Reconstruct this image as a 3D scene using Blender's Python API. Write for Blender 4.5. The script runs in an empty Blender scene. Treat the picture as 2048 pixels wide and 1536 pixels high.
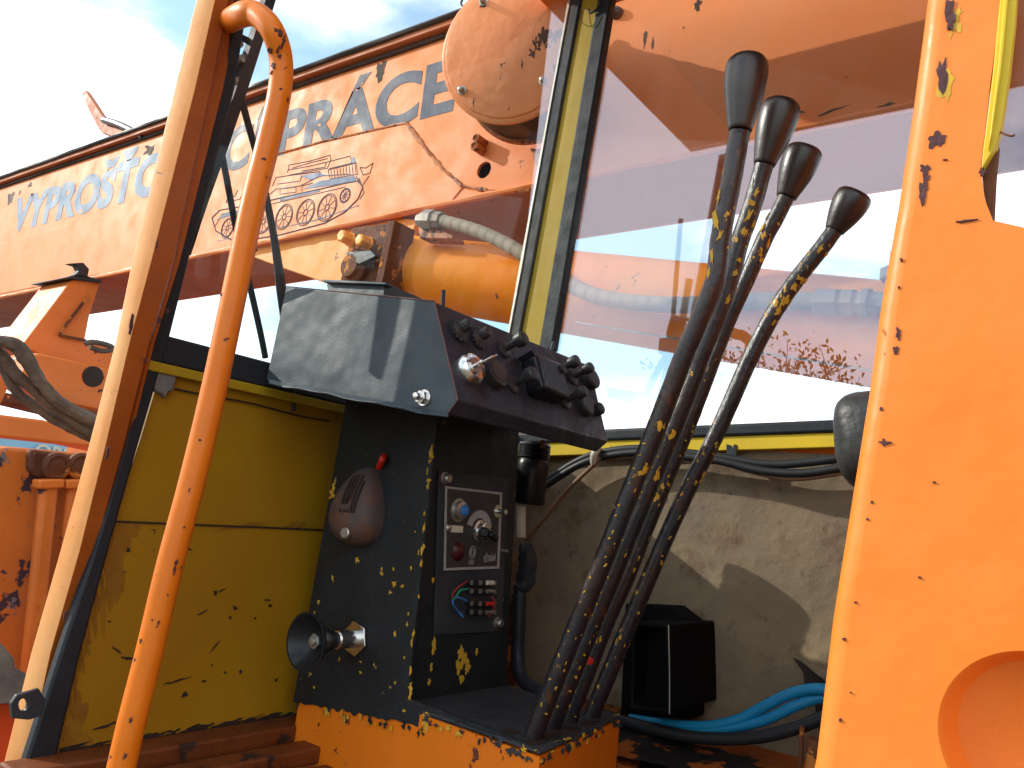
import bpy, bmesh, math, random
from mathutils import Vector, Matrix, noise
from mathutils.geometry import tessellate_polygon
rad = math.radians
random.seed(7)
S = bpy.context.scene
COL = S.collection

# ------------------------------------------------------------------ camera
F = 1603.1
XH = Vector((0.59262947, -0.19591862, -0.78128497))
YH = Vector((-0.79811733, -0.01202437, -0.60238206))
ZH = Vector((0.10862341, 0.98054643, -0.16349204))
EYE = Vector((0, 0, 1.6))
cd = bpy.data.cameras.new('camera'); cam = bpy.data.objects.new('camera', cd); COL.objects.link(cam)
cd.sensor_width = 36; cd.lens = 36 * F / 2048; cd.clip_start = 0.02; cd.clip_end = 5000
M3 = Matrix((XH, YH, ZH)); cam.matrix_world = Matrix.Translation(EYE) @ M3.to_4x4()
S.camera = cam

# ------------------------------------------------------------------ light
SUN = Vector((-0.50, 1.0, 0.56)).normalized()
sl = bpy.data.lights.new('sun', 'SUN'); so = bpy.data.objects.new('sun', sl); COL.objects.link(so)
sl.energy = 3.6; sl.angle = rad(0.53); sl.color = (1, .93, .82)
so.rotation_euler = SUN.to_track_quat('Z', 'Y').to_euler()
so.location = SUN * 30
W = bpy.data.worlds.new('World'); S.world = W; W.use_nodes = True
nt = W.node_tree; nt.nodes.clear()
N = nt.nodes.new; L = nt.links.new
out = N('ShaderNodeOutputWorld'); bg = N('ShaderNodeBackground'); bg.inputs[1].default_value = 0.14
sky = N('ShaderNodeTexSky'); sky.sky_type = 'NISHITA'; sky.sun_disc = False
sky.sun_elevation = math.asin(SUN.z); sky.sun_rotation = math.atan2(SUN.x, SUN.y)
sky.air_density = 1.0; sky.dust_density = 0.6; sky.ozone_density = 2.2
tc = N('ShaderNodeTexCoord'); mp = N('ShaderNodeMapping'); mp.inputs['Scale'].default_value = (1, 1, 2.4)
mp.inputs['Location'].default_value = (7.7, 3.3, -4.2)
ns = N('ShaderNodeTexNoise'); ns.inputs['Scale'].default_value = 1.7; ns.inputs['Detail'].default_value = 9; ns.inputs['Roughness'].default_value = .55
cr = N('ShaderNodeMapRange'); cr.inputs['From Min'].default_value = .44; cr.inputs['From Max'].default_value = .60; cr.inputs['To Min'].default_value = .14
cr.interpolation_type = 'SMOOTHSTEP'
# more cloud towards the horizon and towards the sun
sx = N('ShaderNodeSeparateXYZ'); hz = N('ShaderNodeMapRange'); hz.inputs['From Min'].default_value = .62; hz.inputs['From Max'].default_value = .05
hz.inputs['To Min'].default_value = 0; hz.inputs['To Max'].default_value = .12
vd = N('ShaderNodeVectorMath'); vd.operation = 'DOT_PRODUCT'; vd.inputs[1].default_value = SUN
sr = N('ShaderNodeMapRange'); sr.inputs['From Min'].default_value = .80; sr.inputs['From Max'].default_value = .97; sr.inputs['To Max'].default_value = .55
ad = N('ShaderNodeMath'); ad2 = N('ShaderNodeMath')
mx = N('ShaderNodeMix'); mx.data_type = 'RGBA'; mx.inputs['B'].default_value = (12.5, 13.0, 13.4, 1)
L(tc.outputs['Generated'], mp.inputs[0]); L(mp.outputs[0], ns.inputs[0])
L(tc.outputs['Generated'], sx.inputs[0]); L(sx.outputs[2], hz.inputs[0])
L(tc.outputs['Generated'], vd.inputs[0]); L(vd.outputs['Value'], sr.inputs[0])
L(ns.outputs[0], ad.inputs[0]); L(hz.outputs[0], ad.inputs[1]); L(ad.outputs[0], ad2.inputs[0]); L(sr.outputs[0], ad2.inputs[1])
L(ad2.outputs[0], cr.inputs[0]); L(cr.outputs[0], mx.inputs['Factor']); tn = N('ShaderNodeMix'); tn.data_type = 'RGBA'; tn.blend_type = 'MULTIPLY'; tn.inputs['Factor'].default_value = 1; tn.inputs['B'].default_value = (1.5, 1.9, 1.75, 1)
L(sky.outputs[0], tn.inputs['A']); L(tn.outputs['Result'], mx.inputs['A'])
L(mx.outputs['Result'], bg.inputs[0]); L(bg.outputs[0], out.inputs[0])
S.view_settings.view_transform = 'Standard'; S.view_settings.look = 'None'
S.view_settings.gamma = 1; S.view_settings.exposure = 0.12
S.render.engine = 'CYCLES'
S.cycles.transparent_max_bounces = 16; S.cycles.max_bounces = 8

# ------------------------------------------------------------------ un-projection helpers
def ray(px, py):
    c = Vector((px - 1024, 768 - py, -F))
    return Vector((XH.dot(c), YH.dot(c), ZH.dot(c)))
def P(px, py, X=None, Y=None, Z=None, d=None, pl=None, up=0):
    r = ray(px, py)
    if X is not None: t = (X - EYE.x) / r.x
    elif Y is not None: t = (Y - EYE.y) / r.y
    elif Z is not None: t = (Z - EYE.z) / r.z
    elif d is not None: t = d / F
    else:
        p0, n = pl; t = (p0 - EYE).dot(n) / r.dot(n)
        return EYE + r * t + n * up
    return EYE + r * t
def PX(px, py, p):      # metres per pixel at a point
    return (p - EYE).dot(M3 @ Vector((0, 0, -1))) / F

# ------------------------------------------------------------------ mesh builder
ORG = {}
class MB:
    def __init__(s): s.v = []; s.f = []; s.mi = 0; s.fm = []
    def add(s, vs, fs):
        b = len(s.v); s.v += [Vector(v) for v in vs]
        for f in fs: s.f.append([b + i for i in f]); s.fm.append(s.mi)
        return s
    def prism(s, pts, off):
        off = Vector(off); n = len(pts)
        vs = [Vector(p) for p in pts] + [Vector(p) + off for p in pts]
        fs = [list(range(n))[::-1], list(range(n, 2 * n))]
        fs += [[i, (i + 1) % n, n + (i + 1) % n, n + i] for i in range(n)]
        return s.add(vs, fs)
    def box(s, c, sx, sy, sz, rot=None):
        c = Vector(c); R = rot or Matrix.Identity(3)
        vs = [c + R @ Vector((a * sx / 2, b * sy / 2, d * sz / 2)) for d in (-1, 1) for a, b in ((-1, -1), (1, -1), (1, 1), (-1, 1))]
        return s.add(vs, [[3, 2, 1, 0], [4, 5, 6, 7], [0, 1, 5, 4], [1, 2, 6, 5], [2, 3, 7, 6], [3, 0, 4, 7]])
    def bar(s, a, b, w, h, up=(0, 0, 1)):
        a = Vector(a); b = Vector(b); d = (b - a); l = d.length; d.normalize()
        u = Vector(up); x = d.cross(u).normalized(); u = x.cross(d)
        R = Matrix((x, d, u)).transposed()
        return s.box((a + b) / 2, w, l, h, R)
    def lathe(s, c, ax, prof, seg=24, sq=None):   # prof [(radius, height)]
        c = Vector(c); ax = Vector(ax).normalized()
        u = ax.orthogonal().normalized(); w = ax.cross(u)
        vs = []; fs = []; m = len(prof)
        for r, h in prof:
            for k in range(seg):
                a = 2 * math.pi * (k + .5) / seg
                vs.append(c + ax * h + (u * math.cos(a) + w * math.sin(a)) * r)
        for j in range(m - 1):
            for k in range(seg):
                k2 = (k + 1) % seg
                fs.append([j * seg + k, j * seg + k2, (j + 1) * seg + k2, (j + 1) * seg + k])
        fs.append(list(range(seg))[::-1]); fs.append([(m - 1) * seg + k for k in range(seg)])
        return s.add(vs, fs)
    def tube(s, pts, r, seg=12, smooth=True, sub=5, squash=1.0, jit=0):
        pts = [Vector(p) for p in pts]
        rs = list(r) if isinstance(r, (list, tuple)) else [r] * len(pts)
        if smooth and len(pts) > 2:
            q = []; rr = []
            for i in range(len(pts) - 1):
                p0 = pts[max(i - 1, 0)]; p1 = pts[i]; p2 = pts[i + 1]; p3 = pts[min(i + 2, len(pts) - 1)]
                for k in range(sub):
                    t = k / sub
                    q.append(.5 * ((2 * p1) + (p2 - p0) * t + (2 * p0 - 5 * p1 + 4 * p2 - p3) * t * t + (-p0 + 3 * p1 - 3 * p2 + p3) * t ** 3))
                    rr.append(rs[i] * (1 - t) + rs[i + 1] * t)
            q.append(pts[-1]); rr.append(rs[-1]); pts, rs = q, rr
        n = len(pts); vs = []; fs = []; u = None
        for i in range(n):
            t = (pts[min(i + 1, n - 1)] - pts[max(i - 1, 0)]).normalized()
            u = t.orthogonal().normalized() if u is None else (u - t * u.dot(t)).normalized()
            w = t.cross(u)
            for k in range(seg):
                a = 2 * math.pi * k / seg
                j = 1 + (noise.noise(pts[i] * 60 + Vector((k * 3.1, 0, 0))) * jit if jit else 0)
                vs.append(pts[i] + (u * math.cos(a) + w * math.sin(a) * squash) * rs[i] * j)
        for i in range(n - 1):
            for k in range(seg):
                k2 = (k + 1) % seg
                fs.append([i * seg + k, i * seg + k2, (i + 1) * seg + k2, (i + 1) * seg + k])
        fs.append(list(range(seg))[::-1]); fs.append([(n - 1) * seg + k for k in range(seg)])
        return s.add(vs, fs)
    def blob(s, c, n, u, w, h, seed=0, k=18, rough=.35, th=.0008):   # irregular paint patch lying on a surface
        c = Vector(c); n = Vector(n).normalized(); u = Vector(u); u = (u - n * u.dot(n)).normalized(); v = n.cross(u)
        th += (len(s.v) // 36 % 23) * .00004; pts = []
        for i in range(k):
            a = 2 * math.pi * i / k
            q = 1 + rough * (noise.noise(Vector((math.cos(a) * 1.3 + seed * 7.7, math.sin(a) * 1.3, seed))) * 1.6 + noise.noise(Vector((math.cos(a) * 4 + seed, math.sin(a) * 4, seed * 2))))
            pts.append(c + u * math.cos(a) * w / 2 * q + v * math.sin(a) * h / 2 * q)
        return s.prism([p - n * .0005 for p in pts], n * (th + .0005))
    def loft(s, rows, close=True):
        m = len(rows[0]); vs = [p for r in rows for p in r]; fs = []
        for i in range(len(rows) - 1):
            for k in range(m if close else m - 1):
                k2 = (k + 1) % m
                fs.append([i * m + k, i * m + k2, (i + 1) * m + k2, (i + 1) * m + k])
        if close: fs.append(list(range(m))[::-1]); fs.append([(len(rows) - 1) * m + k for k in range(m)])
        return s.add(vs, fs)
    def sheet(s, loops, off):          # outline with holes, given thickness
        off = Vector(off); tris = tessellate_polygon(loops)
        flat = [Vector(p) for l in loops for p in l]; n = len(flat)
        fs = [list(t) for t in tris] + [[n + i for i in t][::-1] for t in tris]
        b = 0
        for l in loops:
            m = len(l); fs += [[b + i, b + (i + 1) % m, n + b + (i + 1) % m, n + b + i] for i in range(m)]; b += m
        return s.add(flat + [p + off for p in flat], fs)
    def build(s, name, mats, parent=None, bevel=0, seg=2, ang=35, flat=False, remesh=None, org=None):
        me = bpy.data.meshes.new(name)
        o0 = ORG.get(parent.as_pointer(), Vector()) if parent else (Vector(org) if org is not None else Vector())
        me.from_pydata([v - o0 for v in s.v], [], s.f)
        if not isinstance(mats, (list, tuple)): mats = [mats]
        for m in mats: me.materials.append(m)
        for p, i in zip(me.polygons, s.fm): p.material_index = min(i, len(mats) - 1)
        bm = bmesh.new(); bm.from_mesh(me); bmesh.ops.remove_doubles(bm, verts=bm.verts, dist=1e-6)
        bmesh.ops.recalc_face_normals(bm, faces=bm.faces); bm.to_mesh(me); bm.free()
        if not flat:
            me.shade_smooth(); me.set_sharp_from_angle(angle=rad(ang))
        o = bpy.data.objects.new(name, me); COL.objects.link(o)
        if parent: o.parent = parent; ORG[o.as_pointer()] = o0
        else: o.location = o0; ORG[o.as_pointer()] = o0
        if bevel:
            b = o.modifiers.new('bevel', 'BEVEL'); b.width = bevel; b.segments = seg; b.limit_method = 'ANGLE'; b.angle_limit = rad(40); b.use_clamp_overlap = True
        return o

from mathutils.bvhtree import BVHTree
def stick(src, chips, mb, rough=.7, th=.0006):     # patches on the visible side of a builder's surface
    t = BVHTree.FromPolygons(src.v, src.f)
    for i, (px, py, w, h) in enumerate(chips):
        r_ = ray(px, py).normalized(); hit = t.ray_cast(EYE, r_)
        if hit[0] is None: continue
        n = hit[1] if hit[1].dot(r_) < 0 else -hit[1]; k = PX(0, 0, hit[0])
        mb.blob(hit[0] + n * .0006, n, (1, .01, 0), w * k, h * k, i + 61, rough=rough, th=th)
KEEP = []
def tag(o, label, cat, group=None, kind=None):
    if label: o['label'] = label
    if cat: o['category'] = cat
    if group: o['group'] = group
    if kind: o['kind'] = kind
    return o
def thing(name, loc, label, cat, group=None):
    o = bpy.data.objects.new(name, None); COL.objects.link(o); o.location = loc; o.empty_display_size = .1
    ORG[o.as_pointer()] = Vector(loc); KEEP.append(o)
    return tag(o, label, cat, group)

# ------------------------------------------------------------------ materials
def mat(name, base, rough=.5, metal=0, var=None, var_s=3, var_amt=.5, chip=None, chip_s=30, chip_t=.68, chip_w=.02, chip2=None,
        chip2_t=None, bump=0, bump_s=60, bump2=0, bump2_s=6, spec=.3, coat=0, stretch=(1, 1, 1), rough_var=.12, fine=.0, streak=0):
    m = bpy.data.materials.new(name); m.use_nodes = True
    nt = m.node_tree; b = nt.nodes['Principled BSDF']; N = nt.nodes.new; L = nt.links.new
    b.inputs['Metallic'].default_value = metal; b.inputs['Specular IOR Level'].default_value = spec
    b.inputs['Coat Weight'].default_value = coat
    tc = N('ShaderNodeTexCoord'); mp = N('ShaderNodeMapping'); mp.inputs['Scale'].default_value = stretch
    L(tc.outputs['Object'], mp.inputs[0]); co = mp.outputs[0]
    def nz(s, d=5, r=.55, off=0):
        n = N('ShaderNodeTexNoise'); n.inputs['Scale'].default_value = s; n.inputs['Detail'].default_value = d; n.inputs['Roughness'].default_value = r
        if off:
            a = N('ShaderNodeVectorMath'); a.inputs[1].default_value = (off, off * 1.7, -off); L(co, a.inputs[0]); L(a.outputs[0], n.inputs[0])
        else: L(co, n.inputs[0])
        return n.outputs[0]
    def mr(v, a, c, d=0, e=1):
        n = N('ShaderNodeMapRange'); n.inputs['From Min'].default_value = a; n.inputs['From Max'].default_value = c
        n.inputs['To Min'].default_value = d; n.inputs['To Max'].default_value = e; L(v, n.inputs[0]); return n.outputs[0]
    def mix(fac, A, B):
        n = N('ShaderNodeMix'); n.data_type = 'RGBA'; L(fac, n.inputs['Factor'])
        for k, v in (('A', A), ('B', B)):
            if isinstance(v, tuple): n.inputs[k].default_value = v + (1,) if len(v) == 3 else v
            else: L(v, n.inputs[k])
        return n.outputs['Result']
    c = base
    v2 = var or tuple(x * .72 for x in base)
    c = mix(mr(nz(var_s, 6, .6), .35, .68, 0, var_amt), base, v2)
    if fine: c = mix(mr(nz(220, 3, .6, 3), .45, .75, 0, fine), c, tuple(x * .45 for x in base))
    if streak:
        w = N('ShaderNodeTexNoise'); w.inputs['Scale'].default_value = 14; w.inputs['Detail'].default_value = 5
        m2 = N('ShaderNodeMapping'); m2.inputs['Scale'].default_value = (1, 1, .08); L(tc.outputs['Object'], m2.inputs[0]); L(m2.outputs[0], w.inputs[0])
        c = mix(mr(w.outputs[0], .52, .72, 0, streak), c, (.12, .04, .015))
    hgt = None
    if chip2:
        k2 = mr(nz(chip_s * .8, 9, .62, 5), chip2_t, chip2_t + .012); c = mix(k2, c, chip2)
    if chip:
        f = nz(chip_s, 9, .62); f2 = nz(chip_s * .18, 3, .5, 9)
        a = N('ShaderNodeMath'); a.operation = 'MULTIPLY_ADD'; a.inputs[1].default_value = .55; L(f2, a.inputs[0]); L(f, a.inputs[2])
        a2 = N('ShaderNodeMath'); a2.operation = 'SUBTRACT'; a2.inputs[1].default_value = .275; L(a.outputs[0], a2.inputs[0])
        k = mr(a2.outputs[0], chip_t, chip_t + chip_w); c = mix(k, c, chip)
        hgt = k
    L(c, b.inputs['Base Color']) if not isinstance(c, tuple) else None
    r = mr(nz(max(var_s, 4) * 2.3, 5, .6, 2), .3, .7, max(rough - rough_var, .03), min(rough + rough_var, 1))
    L(r, b.inputs['Roughness'])
    last = None
    def bp(h, st, dist, inv=False):
        nonlocal last
        n = N('ShaderNodeBump'); n.inputs['Strength'].default_value = st; n.inputs['Distance'].default_value = dist; n.invert = inv
        L(h, n.inputs['Height'])
        if last: L(last, n.inputs['Normal'])
        last = n.outputs[0]
    if bump: bp(nz(bump_s, 6, .6, 1), bump, .004)
    if bump2: bp(nz(bump2_s, 3, .5, 4), bump2, .05)
    if hgt is not None: bp(hgt, .6, .0012, True)
    if last: L(last, b.inputs['Normal'])
    return m

RUST = (.10, .032, .018); PURP = (.085, .03, .035)
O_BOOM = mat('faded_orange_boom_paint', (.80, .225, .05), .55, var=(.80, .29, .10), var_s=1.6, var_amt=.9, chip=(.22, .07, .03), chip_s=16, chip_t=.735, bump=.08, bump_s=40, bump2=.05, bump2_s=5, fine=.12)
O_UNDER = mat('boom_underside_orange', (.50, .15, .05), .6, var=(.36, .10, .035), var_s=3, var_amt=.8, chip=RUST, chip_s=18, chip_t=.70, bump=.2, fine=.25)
O_CYL = mat('cylinder_orange_paint', (.95, .27, .012), .36, var=(.92, .38, .05), var_s=3, var_amt=.8, chip=(.20, .07, .02), chip_s=22, chip_t=.70, bump=.1, bump2=.1, bump2_s=10)
O_CAB = mat('orange_cab_paint', (.80, .185, .012), .42, var=(.76, .245, .05), var_s=2.8, var_amt=.8, chip=(.30, .09, .04), chip_s=34, chip_t=.745, bump=.10, bump_s=90, bump2=.14, bump2_s=7, fine=.06)
O_PIL = mat('shaded_orange_pillar_paint', (.38, .095, .012), .42, var=(.27, .06, .01), var_s=9, var_amt=.8, chip=PURP, chip_s=45, chip_t=.69, bump=.15, fine=.15)  # jamb of the pillar, its shade darkened into the colour
O_LIT = mat('sunlit_orange_pillar_paint', (.88, .44, .17), .42, var=(.80, .30, .08), var_s=9, var_amt=.8, chip=(.25, .10, .05), chip_s=60, chip_t=.70, bump=.15)  # sunlit outer face of the same pillar, sunlight painted in as paler orange
O_HAND = mat('orange_handrail_paint', (.74, .185, .008), .38, var=(.60, .14, .006), var_s=8, var_amt=.7, chip=(.10, .03, .03), chip_s=55, chip_t=.715, bump=.10, bump_s=80)
O_BASE = mat('orange_pedestal_paint', (.74, .18, .006), .5, var=(.64, .15, .006), var_s=6, chip=(.12, .03, .02), chip_s=50, chip_t=.72, bump=.12)
O_DARK = mat('dirty_dark_orange_paint', (.20, .050, .007), .65, var=(.10, .025, .006), var_s=7, var_amt=1, chip=(.03, .015, .012), chip_s=14, chip_t=.56, chip_w=.05, bump=.3)
O_CHAS = mat('chassis_orange_paint', (.72, .20, .04), .5, var=(.55, .13, .02), var_s=3, var_amt=.9, chip=(.10, .03, .02), chip_s=18, chip_t=.66, bump=.15)
YEL = mat('ochre_yellow_wall_paint', (.35, .19, .005), .55, var=(.29, .14, .005), var_s=2.5, var_amt=.9, chip=(.06, .025, .01), chip_s=26, chip_t=.74, bump=.06, fine=.12)
YEL2 = mat('bright_yellow_frame_paint', (.72, .50, .02), .5, var=(.55, .40, .03), var_s=8, var_amt=.7, chip=(.07, .035, .02), chip_s=60, chip_t=.74, bump=.1)
YEL3 = mat('olive_yellow_post_paint', (.36, .24, .008), .55, var=(.30, .21, .01), var_s=8, var_amt=.7, chip=(.05, .03, .02), chip_s=60, chip_t=.73, bump=.1)
BLK = mat('black_crackle_paint', (.010, .012, .014), .55, var=(.02, .024, .028), var_s=12, chip=(.42, .26, .02), chip_s=48, chip_t=.725, chip_w=.02, bump=.5, bump_s=240, spec=.35, fine=.0, chip2=(.10, .09, .07), chip2_t=.71)
BLK2 = mat('black_floor_paint', (.022, .024, .030), .7, var=(.045, .046, .052), var_s=7, var_amt=1, chip=(.10, .08, .05), chip_s=60, chip_t=.74, bump=.4, bump_s=200)
DASH = mat('grey_black_sheet_metal', (.022, .038, .050), .5, var=(.040, .060, .074), var_s=10, var_amt=.9, chip=(.10, .055, .03), chip_s=50, chip_t=.725, chip_w=.05, bump=.10, bump_s=260, bump2=.30, bump2_s=5, spec=.4)
DASHF = mat('dusty_black_instrument_face', (.022, .018, .022), .5, var=(.030, .036, .058), var_s=9, var_amt=1, chip=(.055, .035, .025), chip_s=24, chip_t=.66, chip_w=.1, bump=.25, bump_s=300, bump2=.25, bump2_s=14)
RUB = mat('black_rubber_seal', (.012, .016, .022), .6, var=(.022, .027, .036), var_s=12, bump=.2, bump_s=120, spec=.35)
BPL = mat('black_plastic', (.010, .011, .014), .35, bump=.1, bump_s=200)
HEAT = mat('matte_black_heater_plastic', (.004, .004, .005), .8, spec=.1)
BMET = mat('black_worn_metal', (.018, .022, .028), .42, var=(.05, .06, .07), var_s=16, chip=(.30, .20, .03), chip_s=60, chip_t=.73, bump=.25)
KNOB = mat('dark_brown_knob_plastic', (.018, .010, .009), .33, var=(.034, .024, .022), var_s=18, var_amt=1, bump=.12, bump_s=160, spec=.6, rough_var=.06)
LEV = mat('chipped_black_lever_paint', (.010, .013, .020), .34, var=(.026, .011, .008), var_s=14, var_amt=.9, chip=(.62, .33, .02), chip_s=74, chip_t=.632, chip_w=.012, chip2=(.06, .020, .010), chip2_t=.61, bump=.45, bump_s=110, stretch=(1, 1, .55), spec=.6)
LINE = bpy.data.materials.new('quilted_beige_lining'); CHR = mat('scratched_chrome', (.72, .72, .70), .22, metal=1, bump=.15)
STL = mat('dull_steel', (.42, .41, .38), .42, metal=.9, var=(.25, .20, .15), bump=.2)
LET = mat('blue_grey_lettering_paint', (.055, .068, .10), .6, var=(.085, .105, .15), var_s=4, var_amt=.8, chip=(.80, .34, .12), chip_s=26, chip_t=.70, bump=.1)
LETF = mat('pale_blue_faded_lettering_paint', (.17, .25, .34), .6, var=(.24, .32, .41), var_s=4, var_amt=.8, chip=(.80, .38, .18), chip_s=26, chip_t=.70, bump=.1)
INK = mat('blue_stencil_ink', (.10, .13, .22), .6, var=(.20, .24, .33), var_s=5, var_amt=.8)
INKD = mat('dark_stencil_ink', (.05, .055, .09), .6)
RST = mat('heavy_rust', (.16, .055, .02), .8, var=(.07, .022, .015), var_s=10, var_amt=1, bump=.8, bump_s=50, chip=(.50, .17, .03), chip_s=20, chip_t=.58)
CHIP = mat('exposed_purple_brown_primer', PURP, .7, var=(.05, .02, .022), var_s=40, bump=.5, bump_s=120)
YCH = mat('exposed_yellow_underpaint', (.60, .36, .03), .6, var=(.38, .22, .03), var_s=60)
BCH = mat('exposed_metal_and_shade', (.03, .018, .014), .7, bump=.3)  # bare metal wear; also colours the painted shade lines on wall and flange
HOSE = mat('dusty_ribbed_hose', (.30, .24, .17), .7, var=(.20, .19, .17), var_s=10, bump=.3)
GREYH = mat('old_grey_brown_hose', (.16, .13, .10), .7, var=(.05, .04, .04), var_s=8, var_amt=1, bump=.6, bump_s=50, bump2=.4, bump2_s=20)
BLUH = mat('bright_blue_plastic_hose', (.01, .20, .42), .4, var=(.01, .28, .45), var_s=9, bump=.1)
BLKC = mat('black_cable_rubber', (.014, .015, .018), .5, var=(.028, .028, .03), var_s=9, bump=.15)
BRNC = mat('dusty_brown_cable', (.22, .12, .07), .6, var=(.13, .07, .04), var_s=12, bump=.15)
BUZ = mat('dusty_brown_grey_plastic', (.070, .052, .050), .62, var=(.060, .052, .065), var_s=12, chip=(.13, .055, .03), chip_s=10, chip_t=.60, chip_w=.12, bump=.25, bump_s=200)
REDP = mat('red_plastic', (.55, .02, .015), .4); WHT = mat('off_white_plastic', (.62, .58, .48), .5, var=(.4, .32, .22), var_s=40)
GRN = mat('green_wire', (.02, .28, .14), .4); BLW = mat('blue_wire', (.03, .16, .45), .4); BRD = mat('dull_red_wire', (.25, .03, .03), .4)
PLTB = mat('pale_grey_border', (.34, .33, .31), .5, var=(.2, .19, .18), var_s=60)
PLT = mat('grey_black_nameplate', (.035, .033, .032), .55, var=(.055, .05, .048), var_s=30, bump=.1, fine=.3)
VINYL = mat('black_vinyl_upholstery', (.030, .032, .033), .45, var=(.07, .072, .07), var_s=14, bump=.3, bump_s=120, bump2=.2, bump2_s=14)
RAG = mat('grey_tarpaulin_cloth', (.22, .20, .20), .8, var=(.10, .085, .09), var_s=9, var_amt=1, bump=.6, bump_s=60)
PUTTY = mat('grey_sealing_putty', (.16, .17, .17), .7, var=(.09, .09, .085), var_s=30, bump=.8, bump_s=60)
VBLU = mat('pale_blue_vehicle_paint', (.22, .42, .56), .4, var=(.3, .5, .6), var_s=1)
BLOCK = mat('peeling_orange_on_blue_steel', (.62, .17, .03), .55, var=(.40, .10, .02), var_s=6, chip=(.055, .03, .04), chip_s=14, chip_t=.57, chip_w=.02, chip2=(.16, .15, .18), chip2_t=.60, bump=.4, bump_s=50)
REDO = mat('red_orange_hull_paint', (.75, .07, .012), .45, var=(.6, .07, .02), var_s=3, bump=.1)
GROUND = mat('gravel_yard_ground', (.22, .19, .15), .9, var=(.10, .095, .06), var_s=.5, var_amt=1, bump=.5, bump_s=20, fine=.5)
LEAF = mat('green_leaves', (.06, .10, .03), .6, var=(.10, .13, .04), var_s=2, var_amt=1); BARK = mat('brown_bark', (.10, .07, .05), .9, bump=.5)
CEIL = mat('dirty_ceiling_lining', (.16, .12, .08), .8, bump=.3)

# beige lining with woven relief and stains
def lining(m):
    m.use_nodes = True; nt = m.node_tree; b = nt.nodes['Principled BSDF']; N = nt.nodes.new; L = nt.links.new
    tc = N('ShaderNodeTexCoord')
    def nz(s, d, r, o):
        n = N('ShaderNodeTexNoise'); n.inputs['Scale'].default_value = s; n.inputs['Detail'].default_value = d; n.inputs['Roughness'].default_value = r
        a = N('ShaderNodeVectorMath'); a.inputs[1].default_value = (o, o, o); L(tc.outputs['Object'], a.inputs[0]); L(a.outputs[0], n.inputs[0]); return n.outputs[0]
    def mr(v, a, c, e=1):
        n = N('ShaderNodeMapRange'); n.inputs['From Min'].default_value = a; n.inputs['From Max'].default_value = c; n.inputs['To Max'].default_value = e; L(v, n.inputs[0]); return n.outputs[0]
    def mix(f, A, B):
        n = N('ShaderNodeMix'); n.data_type = 'RGBA'; L(f, n.inputs['Factor'])
        for k, v in (('A', A), ('B', B)):
            if isinstance(v, tuple): n.inputs[k].default_value = v + (1,)
            else: L(v, n.inputs[k])
        return n.outputs['Result']
    c = mix(mr(nz(6, 6, .6, 0), .35, .7), (.27, .20, .12), (.20, .16, .115))
    c = mix(mr(nz(9, 8, .65, 3), .55, .70, .75), c, (.105, .055, .026))
    c = mix(mr(nz(28, 6, .7, 8), .58, .72, .6), c, (.07, .045, .03))
    L(c, b.inputs['Base Color']); b.inputs['Roughness'].default_value = .85; b.inputs['Specular IOR Level'].default_value = .2
    mp = N('ShaderNodeMapping'); mp.inputs['Rotation'].default_value = (rad(28), 0, 0); L(tc.outputs['Object'], mp.inputs[0])
    hs = []
    for ax in ('Y', 'Z'):
        w = N('ShaderNodeTexWave'); w.bands_direction = ax; w.inputs['Scale'].default_value = 90; w.inputs['Distortion'].default_value = 1.2; w.inputs['Detail Scale'].default_value = 3
        L(mp.outputs[0], w.inputs[0]); hs.append(w.outputs[1])
    mu = N('ShaderNodeMath'); mu.operation = 'MULTIPLY'; L(hs[0], mu.inputs[0]); L(hs[1], mu.inputs[1])
    b1 = N('ShaderNodeBump'); b1.inputs['Strength'].default_value = .3; b1.inputs['Distance'].default_value = .003; L(mu.outputs[0], b1.inputs['Height'])
    b2 = N('ShaderNodeBump'); b2.inputs['Strength'].default_value = .5; b2.inputs['Distance'].default_value = .03; L(nz(9, 4, .5, 5), b2.inputs['Height']); L(b1.outputs[0], b2.inputs['Normal'])
    L(b2.outputs[0], b.inputs['Normal'])
lining(LINE)

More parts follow.
